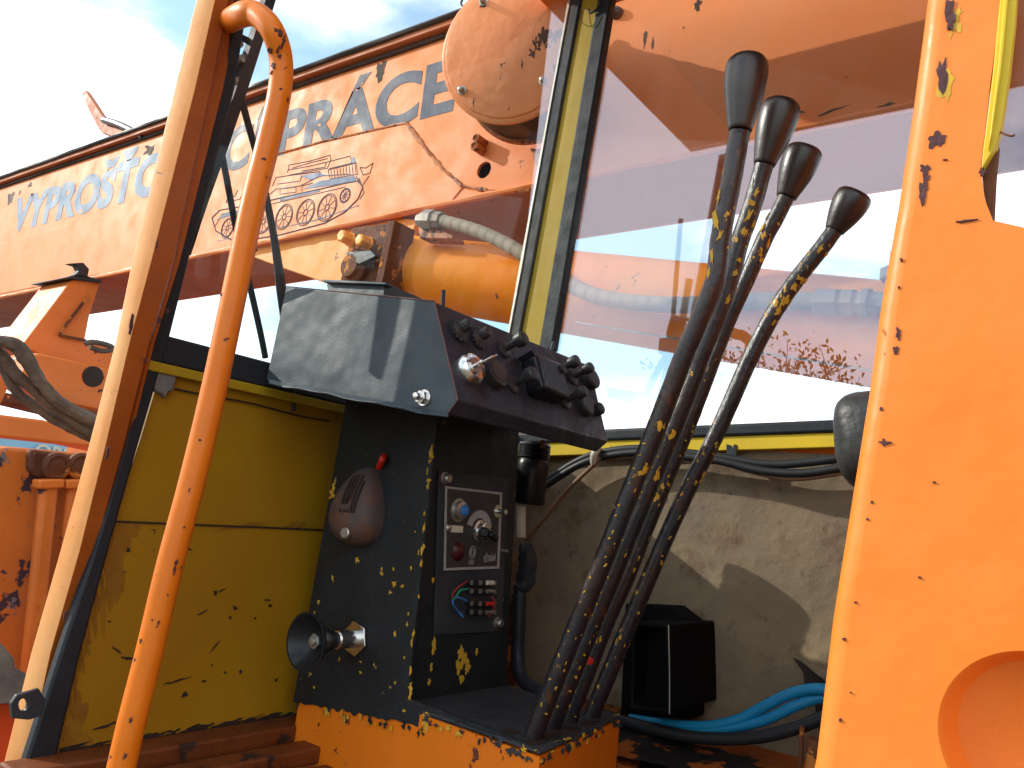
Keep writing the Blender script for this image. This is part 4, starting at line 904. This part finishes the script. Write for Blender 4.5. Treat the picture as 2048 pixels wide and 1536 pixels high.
# weld beads
def bead(pts, r=.007, mt=O_BOOM, nm='weld_bead', X=None):
    q = []
    for (x0, y0), (x1, y1) in zip(pts, pts[1:]):
        a = bp_(x0, y0); b = bp_(x1, y1); n = max(2, int((b - a).length / .02))
        q += [a.lerp(b, k / n) for k in range(n)]
    q.append(bp_(*pts[-1])); m = MB(); m.tube(q, [r * (1 + .45 * noise.noise(p * 70)) for p in q], 8, smooth=False, jit=.3); return m.build(nm, mt, boom)
RB = mat('rust_streaked_weld', (.60, .22, .07), .6, var=(.25, .07, .03), var_s=24, var_amt=1, chip=(.10, .03, .02), chip_s=40, chip_t=.60, bump=.5)
bead([(540, 312), (640, 285), (740, 262), (813, 246)], .006, RB); bead([(813, 246), (850, 295), (885, 338), (925, 372)], .008, RB); bead([(925, 372), (990, 384), (1060, 380)], .007, RB)
q = [Vector((XB - .002, y, zb(y) + .004)) for y in [-1.5 + .06 * k for k in range(175)]]
m = MB(); m.tube(q, [.012 * (1 + .3 * noise.noise(p * 30)) for p in q], 8, smooth=False, jit=.3); m.build('bottom_weld', RB if False else O_BOOM, boom)
# lower reinforcing plate
m = MB(); m.prism([bp_(x, y, .004) for x, y in ((-60, 505), (240, 420), (540, 318), (640, 287), (740, 264), (813, 248), (850, 297), (885, 340), (925, 374), (900, 405), (500, 486), (240, 540), (-60, 600))], (.005, 0, 0)); m.build('reinforcing_plate', O_BOOM, boom, bevel=.002)
# lug plate for the cylinder
m = MB(); m.prism([bp_(x, y, -.02) for x, y in ((470, 500), (800, 436), (835, 440), (800, 520), (765, 570), (690, 577), (640, 562), (560, 534))], (.03, 0, 0)); m.build('lug_plate', mat('yellowish_orange_lug_paint', (.82, .30, .025), .5, var=(.75, .22, .02), var_s=5, chip=(.2, .06, .02), chip_s=20, chip_t=.68, bump=.15), boom, bevel=.003)
m = MB(); m.prism([bp_(x, y, .12) for x, y in ((705, 455), (775, 446), (790, 470), (770, 575), (692, 578), (680, 560))], (.12, 0, 0))
lb = m.build('pivot_bracket', [RST], boom, bevel=.006)
m = MB(); m.prism([bp_(x, y, .15) for x, y in ((776, 442), (790, 440), (762, 580), (748, 578))], (.10, 0, 0)); m.build('bracket_rib', RST, lb, bevel=.003)
for px, py, r_ in ((702, 480, .024), (738, 488, .023)):
    m = MB(); m.lathe(bp_(px, py, .12), nX, [(r_ * 1.2, 0), (r_ * 1.2, .006), (r_, .008), (r_, .045), (r_ * .8, .05), (.001, .05)], 6); m.build('hex_bolt', O_CYL, lb, bevel=.003)
m = MB(); m.lathe(bp_(716, 538, .12), nX, [(.060, 0), (.060, .02), (.045, .03), (.040, .045), (.001, .046)], 20); m.build('pivot_pin', RST, lb)
m = MB(); m.prism([bp_(x, y, .165) for x, y in ((690, 505), (740, 500), (752, 512), (718, 528), (700, 520))], (.02, 0, 0)); m.build('locking_tab', BMET, lb, bevel=.002)
# bolts and stubs on the boom side
for px, py in ((969, 288), (966, 303)):
    m = MB(); m.lathe(bp_(px, py), nX, [(.016, 0), (.016, .05), (.010, .052), (.008, .046), (.001, .046)], 12); m.build('pipe_stub', RB, boom)
m = MB(); m.lathe(bp_(1236, 28), nX, [(.020, 0), (.020, .006), (.015, .02), (.001, .028)], 16); m.build('rivet', BMET, boom)
# lettering
def word(s, p0, p1, hpx, mt, bold=.022, sp=1.0):
    a = bp_(*p0, .0006); b = bp_(*p1, .0006); top = bp_(hpx[0], hpx[1], .0006); up = Vector((0, 0, top.z - a.z)); 
    return text_mesh('lettering', s, lambda u, v: a.lerp(b, u) + up * v, mt, boom, bold, extr=Vector((-.0008, 0, 0)), spacing=sp)
word('PRÁCE', (551, 314), (906, 216), (566, 224), LET, .036)
word('CÍ', (442, 345), (520, 322), (442, 262), LET)
word('VYPROŠŤOVA', (20, 462), (432, 350), (18, 403), LETF, .05)
# stencilled recovery vehicle
dr = lambda x, y: bp_(x, y, .0042)
m = MB()
def ln(pts, w=.0020): 
    m.tube([dr(x, y) for x, y in pts], w, 5, smooth=False, squash=1)
def ring(cx, cy, rx, w=.0022, n=28):
    c = dr(cx, cy); r_ = rx * PX(0, 0, c) * 1.15
    m.tube([c + Vector((0, math.cos(a), math.sin(a))) * r_ for a in [2 * math.pi * k / n for k in range(n + 1)]], w, 5, smooth=False); return c, r_
for cx, cy, rx in ((654, 415, 25), (611, 425, 24), (568, 434, 23), (527, 443, 22), (488, 451, 21), (455, 456, 18), (690, 391, 13)):
    c, r_ = ring(cx, cy, rx); ring(cx, cy, rx * .88, .0014); ring(cx, cy, rx * .22)
    for k in range(9):
        a = 2 * math.pi * k / 9 + cx; dv = Vector((0, math.cos(a), math.sin(a))); m.tube([c + dv * r_ * .22, c + dv * r_ * .86], .0016, 4, smooth=False)
ln([(424, 436), (440, 420), (500, 410), (560, 396), (640, 378), (690, 366), (715, 362), (726, 374), (716, 398), (690, 424), (650, 446), (560, 470), (470, 484), (432, 462), (424, 436)], .003)
ln([(430, 452), (445, 428), (500, 418), (560, 404), (640, 386), (690, 374)], .0018)
ln([(452, 405), (480, 398), (486, 386), (520, 380), (540, 388), (552, 378), (600, 372), (640, 352), (700, 348), (716, 360)]); ln([(452, 405), (455, 396), (470, 392), (476, 380)])
ln([(545, 372), (552, 355), (585, 350), (640, 343), (640, 352)]); ln([(555, 368), (600, 362), (604, 352)]); ln([(560, 388), (560, 378), (592, 374), (592, 384), (560, 388)]); ln([(604, 382), (604, 372), (625, 366)])
ln([(575, 345), (578, 330), (620, 322), (660, 310), (662, 322), (620, 332), (576, 340)]); ln([(585, 336), (618, 326), (655, 317)]); ln([(578, 350), (655, 336), (662, 318)]); ln([(604, 342), (650, 334), (652, 326)])
ln([(662, 322), (700, 312), (704, 326), (658, 337)]); ln([(656, 340), (712, 326), (716, 348), (660, 358), (656, 340)])
for k in range(9): ln([(662 + 6 * k, 341 - 1.5 * k), (664 + 6 * k, 357 - 1.3 * k)], .0016)
ln([(720, 335), (726, 350), (740, 346), (746, 326), (732, 336), (720, 335)]); ln([(712, 352), (724, 372), (738, 352)]); ln([(718, 356), (728, 385), (720, 398)])
m.build('vehicle_drawing', INKD, boom, flat=True)
m = MB()
for pts in ([(606, 378), (640, 362), (708, 352), (712, 362), (640, 374)], [(600, 352), (640, 345), (652, 350), (620, 360)], [(704, 316), (708, 314), (712, 325), (700, 327)], [(434, 440), (450, 426), (500, 416), (500, 420), (452, 434)], [(560, 398), (600, 388), (640, 380), (640, 383), (560, 402)]):
    m.prism([dr(x, y) + Vector((-.0012, 0, 0)) for x, y in pts], (.001, 0, 0))
for k in range(60):
    t = k / 59; x = 436 + 280 * t; y = 482 - 60 * t - 12 * max(0, t - .7) * 3
    m.blob(dr(x, y), (-1, 0, 0), (0, -1, 0), .010, .005, k, rough=.7)
m.build('vehicle_drawing_shading', INK, boom, flat=True)
# hook lever on boom top
t = thing('hooked_lever', bp_(240, 270), 'dark bent lever sticking up from the far end of the boom top', 'lever')
m = MB(); m.prism([P(x, y, X=1.93) for x, y in ((163, 186), (171, 180), (186, 202), (208, 236), (246, 258), (262, 284), (251, 284), (239, 277), (205, 267), (197, 258), (178, 222))], (.03, 0, 0)); m.build('lever_arm', O_UNDER, t, bevel=.006)
m = MB(); m.tube([P(208, 240, X=1.915), P(240, 250, X=1.915), P(288, 274, X=1.915)], .020, 10); m.build('grip', BMET, t)

# ---- winch drum with round cover
DC = P(1020, 96, X=1.64); dax = ray(1580, 860).normalized(); DR = 150 * PX(0, 0, DC) * 1.01; DPL = (DC, -dax)
t = thing('winch_drum', DC, 'round orange drum cover with peeling paint in front of the boom', 'winch drum')
m = MB(); m.lathe(DC, dax, [(DR * .90, -.003), (DR * .93, 0), (DR * .94, .005), (DR * .975, .006), (DR, .010), (DR, .020), (DR * .9, .022)], 72)
m.mi = 1
for i, (px, py, w, h) in enumerate([(1085, 78, 16, 34), (1108, 75, 22, 30), (1098, 66, 12, 14), (1072, 88, 10, 20), (1066, 108, 12, 16), (1112, 140, 10, 26), (1045, 130, 4, 14), (966, 8, 12, 18), (1120, 66, 14, 16), (1078, 100, 7, 6), (1095, 92, 9, 10), (948, 205, 3, 14)]):
    c = P(px, py, pl=DPL, up=.003); k = PX(px, py, c); m.blob(c, -dax, (0, -1, 0), w * k, h * k, i + 5, rough=.85)
m.build('cover', [mat('peeling_faded_orange_cover', (.80, .26, .085), .5, var=(.78, .32, .14), var_s=3, var_amt=1, chip=(.16, .05, .03), chip_s=26, chip_t=.70, bump=.2, bump_s=30, bump2=.22, bump2_s=7), BCH], t)
m = MB(); m.lathe(DC + dax * .022, dax, [(DR * .96, 0), (DR * .93, .02), (DR * .94, .04), (DR * .925, .055), (DR * .94, .07), (DR * .92, .09), (DR * .935, .11), (DR * .92, .13), (DR * .93, .17)], 60); m.build('drum', BLKC, t)
m = MB(); m.lathe(DC + dax * .19, dax, [(DR * .97, 0), (DR * .98, .003), (DR * .98, .02)], 60); m.build('rear_flange', RB, t)
for px, py in ((925, 182), (1088, 163), (968, 4)):
    m = MB(); m.lathe(P(px, py, pl=DPL, up=.002), -dax, [(.014, 0), (.014, .003), (.010, .004), (.009, .016), (.004, .020), (.001, .020)], 14); m.build('bolt', STL, t)
m = MB(); m.prism([P(x, y, X=1.86) for x, y in ((1060, 296), (1092, 300), (1084, 332), (1070, 326))], (.05, 0, 0)); m.build('drum_bracket', RB, t)
m = MB(); m.tube([P(928, -6, X=1.9), P(922, 8, X=1.9), (P(934, 16, X=1.9)), P(946, 6, X=1.9)], .004, 8); tag(m.build('rope_loop', BLKC, None, org=P(928, 0, X=1.9)), 'thin dark rope loop beside the round drum cover at the top edge', 'rope')

# ---- hydraulic cylinder
CA = P(792, 538, X=1.97); CB = P(1810, 676, X=1.97); cax = (CB - CA).normalized(); CR_ = .1275
t = thing('hydraulic_cylinder', CA, 'thick orange hydraulic cylinder running below the boom outside both windows', 'hydraulic cylinder')
m = MB(); m.lathe(CA, cax, [(CR_ * .90, 0), (CR_ * .97, .004), (CR_, .02), (CR_, .22), (CR_ * 1.02, .225), (CR_ * 1.02, .235), (CR_, .24), (CR_, 3.4), (CR_ * .2, 3.41)], 56); m.build('barrel', O_CYL, t)
m = MB(); m.lathe(CA - cax * .05, cax, [(CR_ * .45, 0), (CR_ * .86, .002), (CR_ * .90, .02), (CR_ * .90, .052)], 40); m.build('gland', STL, t)
m = MB(); m.lathe(CA - cax * .13, cax, [(CR_ * .46, 0), (CR_ * .46, .10)], 32); m.build('rod', CHR, t)
m = MB(); m.tube([CA - cax * .02 + Vector((0, 0, .08)), CA - cax * .10 + Vector((-.03, 0, .09)), CA - cax * .2 + Vector((0, 0, .1))], .008, 8); m.build('bleed_pipe', STL, t)
up = Vector((0, 0, 1)); up = (up - cax * up.dot(cax)).normalized(); sd = cax.cross(up)
if sd.x > 0: sd = -sd
an = rad(-52); dv = sd * math.cos(an) + up * math.sin(an)
m = MB(); m.tube([CA + cax * .9 + dv * CR_, CA + cax * 3.2 + dv * CR_], .0035, 6, smooth=False); m.build('weld_seam', STL, t)
c = CA + cax * .17 + (sd * .35 + up * .94).normalized() * CR_; m = MB(); m.lathe(c, c - (CA + cax * .17), [(.022, -.01), (.020, .012), (.012, .016), (.011, .024), (.001, .025)], 12); m.build('grease_nipple', O_CYL, t)

# ---- braided hose
hx = [(862, 438), (900, 446), (960, 464), (1020, 492), (1080, 530), (1130, 564), (1190, 591), (1260, 604), (1350, 610), (1440, 607), (1540, 602), (1640, 604)]
t = thing('hydraulic_hose', P(860, 440, X=1.80), 'pale spiral-wrapped hydraulic hose in front of the orange cylinder', 'hydraulic hose')
base = [P(x, y, X=1.80 + .0 * k) for k, (x, y) in enumerate(hx)]
dense = []
for i in range(len(base) - 1):
    p0_ = base[max(i - 1, 0)]; p1_ = base[i]; p2_ = base[i + 1]; p3_ = base[min(i + 2, len(base) - 1)]; n = 26
    for k in range(n):
        u = k / n; dense.append(.5 * ((2 * p1_) + (p2_ - p0_) * u + (2 * p0_ - 5 * p1_ + 4 * p2_ - p3_) * u * u + (-p0_ + 3 * p1_ - 3 * p2_ + p3_) * u ** 3))
L_ = 0; rr = []
for i, p in enumerate(dense):
    if i: L_ += (p - dense[i - 1]).length
    ph = (L_ / .040) % 1; rr.append(.0212 * (1 + .09 * (ph if ph < .85 else (1 - ph) * 5.6) - .03))
m = MB(); m.tube(dense, rr, 18, smooth=False); m.build('hose', HOSE, t, ang=50)
def fitting(a, b, prof, seg, nm, mt, par):
    m = MB(); d = (b - a); l = d.length; m.lathe(a, d, [(r, h * l) for r, h in prof], seg); return m.build(nm, mt, par, bevel=.0015)
FT = mat('dusty_zinc_fitting', (.26, .24, .22), .6, metal=.3, var=(.35, .25, .17), var_s=10, bump=.3)
A_ = P(1632, 604, X=1.80); B_ = P(1740, 606, X=1.80)
fitting(A_, B_, [(.026, 0), (.034, .01), (.034, .42), (.026, .43), (.026, .50), (.033, .51), (.033, .72), (.026, .73), (.028, .86), (.036, .87), (.036, 1), (.01, 1)], 6, 'hex_coupling', FT, t)
fitting(B_, P(1860, 612, X=1.80), [(.026, 0), (.026, .4), (.034, .42), (.034, 1), (.01, 1)], 10, 'hex_coupling', FT, t)
fitting(P(1800, 600, X=1.82), P(1812, 480, X=1.82), [(.034, 0), (.034, .3), (.046, .32), (.046, .5), (.030, .52), (.030, .8), (.022, .82), (.02, 1.6)], 8, 'elbow_fitting', FT, t)
fitting(P(885, 441, X=1.80), P(838, 440, X=1.80), [(.028, 0), (.030, .3), (.036, .32), (.036, .7), (.028, .75), (.022, 1), (.001, 1)], 8, 'end_fitting', FT, t)
m = MB(); m.prism([P(x, y, X=1.80) for x, y in ((836, 450), (868, 452), (905, 470), (905, 478), (838, 476))], (.06, 0, 0)); m.build('hose_bracket', RB, t, bevel=.003)

# ---- windscreen wiper
wp = lambda x, y, o=.03: P(x, y, pl=WP, up=-o)
t = thing('windscreen_wiper', wp(470, 250), 'black parallel-arm wiper outside the windscreen beside the grab handle', 'wiper')
m = MB(); m.tube([wp(566, -40), wp(548, 20), wp(506, 150), wp(459, 287), wp(420, 405), wp(391, 509)], [.013, .013, .014, .015, .012, .008], 4, sub=3); m.build('blade', RUB, t)
m = MB(); m.tube([wp(532, -40, .045), wp(523, 0, .045), wp(478, 103, .045), wp(462, 190, .045), wp(441, 290, .045), wp(403, 427, .045), wp(390, 500, .045)], [.004, .004, .006, .005, .005, .004, .003], 6, sub=3); m.build('blade_frame', STL, t)
m = MB()
for a, b in (((528, 22), (548, 30)), ((495, 62), (530, 78)), ((476, 110), (515, 112)), ((470, 195), (486, 200)), ((448, 250), (472, 256)), ((430, 330), (448, 330)), ((415, 385), (430, 380))):
    m = MB(); m.bar(wp(*a, .04), wp(*b, .04), .006, .010); m.build('blade_bridge', RUB, t)
m = MB(); m.prism([wp(x, y, .055) for x, y in ((484, 76), (512, 80), (518, 110), (505, 165), (486, 172), (476, 140), (478, 100))], (0, .03, 0)); m.build('pivot_block', BMET, t, bevel=.004)
for px, py in ((495, 84), (501, 114), (492, 160)):
    m = MB(); m.lathe(wp(px, py, .03), (0, -1, 0), [(.007, 0), (.007, .008), (.001, .009)], 10); m.build('rivet', STL, t)
m = MB(); m.tube([wp(498, 150, .04), wp(520, 236, .04), wp(545, 330, .04), wp(572, 465, .04), wp(588, 580, .04), wp(600, 680, .04)], [.007, .0065, .0065, .007, .010, .009], 8, sub=3, smooth=True); m.build('arm', RUB, t)
m = MB(); m.tube([wp(462, 270, .04), wp(478, 350, .04), wp(500, 470, .04), wp(522, 560, .04), wp(546, 668, .04), wp(556, 720, .04)], .006, 8, sub=3); m.build('arm', RUB, t)

# ---- boom rest and chassis seen past the front pillar
t = thing('boom_rest', P(120, 700, Y=4.3), 'orange slanted boom rest leg under the boom with dark hook latch', 'boom rest')
yq = lambda x, y, Y=4.3: P(x, y, Y=Y)
m = MB(); m.prism([yq(x, y) for x, y in ((143, 560), (173, 558), (201, 565), (179, 632), (170, 679), (215, 690), (300, 712), (300, 750), (214, 738), (79, 708), (44, 691))], (0, .35, 0)); m.build('leg', O_CHAS, t, bevel=.006)
m = MB(); m.prism([yq(x, y, 4.28) for x, y in ((128, 556), (205, 566), (202, 560), (176, 552), (150, 550))], (0, .4, 0)); m.prism([yq(x, y, 4.27) for x, y in ((138, 527), (150, 526), (167, 525), (179, 538), (176, 553), (150, 550), (160, 541), (155, 531))], (0, .06, 0)); m.build('hook_latch', BMET, t, bevel=.004)
m = MB(); m.bar(yq(178, 590, 4.285), yq(118, 668, 4.285), .012, .012); m.bar(yq(118, 670, 4.285), yq(172, 681, 4.285), .012, .012); m.build('fold_line', RST, t)
t = thing('chassis_frame', P(120, 780, Y=3.9), 'orange chassis beam with round dark hole behind the old hoses', 'chassis frame')
m = MB(); m.prism([P(x, y, Y=3.9) for x, y in ((60, 712), (79, 706), (214, 736), (330, 762), (330, 850), (100, 800), (40, 760))], (0, .3, 0)); m.build('upper_beam', O_CHAS, t, bevel=.01)
m = MB(); m.lathe(P(186, 753, Y=3.898), (0, -1, 0), [(.05, -.002), (.05, .002), (.001, .003)], 20); m.build('hole', BCH, t)
m = MB(); m.prism([P(x, y, Y=3.7) for x, y in ((-60, 772), (40, 790), (120, 806), (330, 850), (330, 872), (180, 846), (40, 812), (-60, 800))], (0, .2, 0)); m.build('dark_rail', RST, t, bevel=.01)
m = MB(); m.prism([P(x, y, Y=3.3) for x, y in ((-80, 818), (0, 829), (88, 840), (176, 867), (300, 898), (300, 920), (173, 893), (0, 874), (-80, 866))], (0, .3, 0)); m.build('lower_beam', O_CHAS, t, bevel=.01)
m = MB(); m.prism([P(x, y, Y=2.9) for x, y in ((5, 741), (22, 744), (17, 775), (2, 808), (-20, 815), (-20, 770))], (0, .04, 0)); m.build('small_bracket', O_CHAS, t, bevel=.005)
m = MB(); m.tube([P(170, 688, Y=3.6), P(185, 684, Y=3.6), P(215, 690, Y=3.6), P(226, 698, Y=3.6), P(205, 702, Y=3.6), P(180, 694, Y=3.6)], .012, 8); tag(m.build('strap_loop', GREYH, None, org=P(200, 690, Y=3.6)), 'small grey strap loop on the orange beam beside the front pillar', 'strap')
for i, (pts, lab, r_) in enumerate((([(-40, 676), (0, 682), (29, 691), (53, 723), (88, 773), (123, 808), (188, 843), (260, 870)], 'topmost grey-brown hose arching past the front pillar', .018),
      ([(-40, 690), (0, 708), (29, 744), (67, 779), (123, 823), (188, 868), (260, 900)], 'middle weathered hose below the topmost arching hose', .017),
      ([(-40, 700), (0, 728), (35, 785), (76, 817), (117, 843), (182, 876), (260, 905)], 'lowest weathered hose sagging towards the orange beam', .015),
      ([(10, 684), (38, 687), (62, 714), (76, 744), (100, 782), (140, 812), (200, 840)], 'thin inner hose lying between the thicker grey hoses', .011))):
    ps = [P(x, y, Y=2.35 + .03 * i) for x, y in pts]
    m = MB(); m.tube(ps, r_, 12, jit=.25, squash=.9); tag(m.build('old_hose', GREYH, None, org=ps[0]), lab, 'hose', 'weathered hoses beside the front pillar')
m = MB(); m.prism([P(x, y, Y=3.95) for x, y in ((188, 800), (232, 806), (205, 1100), (165, 1100))] , (0, .25, 0)); m.build('upright', O_CHAS, t, bevel=.01)
m = MB(); m.box((2.0, 3.6, .75), 1.9, 1.0, .5); m.build('lower_hull', REDO, t, bevel=.03)
# rusty valve block
t = thing('valve_block', P(80, 1100, Y=1.9), 'rusty peeling blue and orange steel block with vertical pipes', 'valve block')
bq = lambda x, y, Y=1.9: P(x, y, Y=Y)
m = MB(); m.prism([bq(x, y) for x, y in ((-80, 906), (20, 895), (100, 900), (280, 922), (260, 1380), (-80, 1380))], (0, .3, 0)); m.build('block', BLOCK, t, bevel=.008)
m = MB(); m.prism([bq(x, y, 1.87) for x, y in ((62, 898), (250, 925), (250, 958), (75, 955), (60, 940))], (0, .03, 0)); m.build('top_bar', RST, t, bevel=.008)
for px in (110, 158):
    m = MB(); m.lathe(bq(px, 932, 1.868), (0, -1, 0), [(.030, 0), (.030, .012), (.024, .018), (.018, .015), (.012, .018), (.001, .018)], 20); m.build('round_bolt_head', RST, t)
for x0, x1 in ((97, 58), (150, 106)):
    m = MB(); m.bar(bq(x0, 968, 1.86), bq(x1, 1360, 1.86), .036, .03, (0, 1, 0)); pp = m.build('pipe', BLOCK, t, bevel=.010)
    m = MB(); m.bar(bq(x0, 958, 1.855), bq(x0 - 1, 976, 1.855), .052, .04, (0, 1, 0)); m.build('pipe_cap', O_CHAS, pp, bevel=.004)
# rag and red hull
m = MB(); rp = [(-60, 1262), (0, 1285), (14, 1300), (28, 1318), (30, 1335), (62, 1352), (90, 1372), (80, 1420), (30, 1405), (-60, 1415)]
rows = []
for j in range(6):
    rows.append([P(x, y, Y=1.62 + .02 * j + .03 * noise.noise(Vector((x * .03, y * .03, j)))) for x, y in rp])
m.loft(rows); tag(m.build('tarpaulin', RAG, None, bevel=.004, org=P(10, 1340, Y=1.65)), 'crumpled grey tarpaulin at the lower left beside the latch bracket', 'tarpaulin')
m = MB(); m.prism([P(x, y, Y=1.7) for x, y in ((-80, 1398), (100, 1405), (100, 2300), (-80, 2300))], (0, .3, 0)); tag(m.build('hull_plate', REDO, None, bevel=.008, org=P(10, 1480, Y=1.7)), 'bright red orange hull plate in the lower left corner', 'hull plate')
# pale blue vehicle in the distance
t = thing('service_truck', (2, 11, 0), 'pale blue truck body with white lettering glimpsed above the rusty block', 'truck')
c0_ = P(0, 868, Y=11); c1_ = P(260, 905, Y=11)
m = MB(); m.box((c0_.x + .9, 12.5, (c0_.z + .5) / 2 + .1), 5.2, 3, c0_.z - .4 + .02); m.build('body', VBLU, t, bevel=.03)
m = MB(); m.box((c0_.x + .9, 12.5, .45), 4.9, 2.8, .25); m.build('underframe', BPL, t)
for sx_ in (-1.6, 1.6):
    m = MB(); m.lathe((c0_.x + .9 + sx_, 11.1, .42), (0, 1, 0), [(.42, 0), (.42, .26), (.2, .27)], 28); m.build('wheel', RUB, t)
a = P(68, 912, Y=10.96); b = P(196, 934, Y=10.96)
text_mesh('lettering', 'OBRÁD', lambda u, v: a.lerp(b, u) + Vector((0, 0, v * .17)), WHT, t, .02, extr=Vector((0, -.004, 0)))

# ================================================================== trees
def tree(x, y, h, cr, n, lab, seed, leaf=.22, tr=.12, z0=0):
    random.seed(seed); t = thing('tree', (x, y, 0), lab, 'tree', 'trees round the yard')
    m = MB(); B = Vector((x, y, 0)); tips = []
    def limb(p, d, l, r, dep):
        q = [p]; cur = p.copy(); dd = d.copy()
        for k in range(4):
            dd = (dd + Vector([random.uniform(-.18, .18) for _ in range(3)]) + Vector((0, 0, .06))).normalized(); cur = cur + dd * l / 4; q.append(cur)
        m.tube(q, [r * (1 - .14 * k) for k in range(5)], 6, sub=2)
        if dep == 0: tips.extend(q[2:]); return
        for k in range(4 if dep > 1 else 5):
            a = random.uniform(0, 6.28); nd = (dd * .8 + Vector((math.cos(a), math.sin(a), random.uniform(-.1, .7))) * .8).normalized()
            limb(q[random.choice((2, 3, 4))], nd, l * random.uniform(.5, .75), r * .5, dep - 1)
    limb(B, Vector((0, 0, 1)), h * .5, tr, 3)
    m.build('trunk', BARK, t)
    m = MB()
    for i in range(n):
        p = random.choice(tips) + Vector([random.gauss(0, cr * .10) for _ in range(3)])
        s_ = leaf * random.uniform(.5, 1.3); u = Vector([random.gauss(0, 1) for _ in range(3)]).normalized(); v = u.orthogonal().normalized()
        m.add([p - u * s_ * .5, p + v * s_ * .22, p + u * s_ * .5, p - v * s_ * .22], [[0, 1, 2, 3]])
    m.build('crown', LEAF, t, flat=True)

tree(14.3, 23.8, 5.4, 2.2, 2600, 'small leafy treetop far away, seen low through the windscreen behind the grab handle', 5, .16)
tree(-17, 7.1, 7.4, 1.6, 1700, 'leafy tree mirrored in the side window glass, standing across the yard', 8, .17)
tree(-18, 5.2, 6.4, 1.4, 1100, 'smaller tree beside the taller one across the yard, mirrored in the glass', 9, .17)
t = thing('reflection_mast', (-6.6, 4.9, 0), 'added braced mast standing in for the mirror bracket reflected in the side window', 'mast')  # made-up mast, gives the side window its mirror-bracket silhouette
m = MB(); m.tube([Vector((-6.6, 4.9, 0)), Vector((-6.6, 4.9, 6.0))], .035, 10, smooth=False); m.build('pole', BMET, t)
for a_ in ((.5, .3), (-.5, .35)):
    m = MB(); m.tube([Vector((-6.6, 4.9, 4.1)), Vector((-6.6 + a_[0], 4.9 + a_[1] * 2, 2.2))], .025, 8, smooth=False); m.build('stay', BMET, t)
m = MB(); m.box((-6.6, 4.95, 4.15), .18, .2, .22); m.build('bracket', BMET, t, bevel=.02)
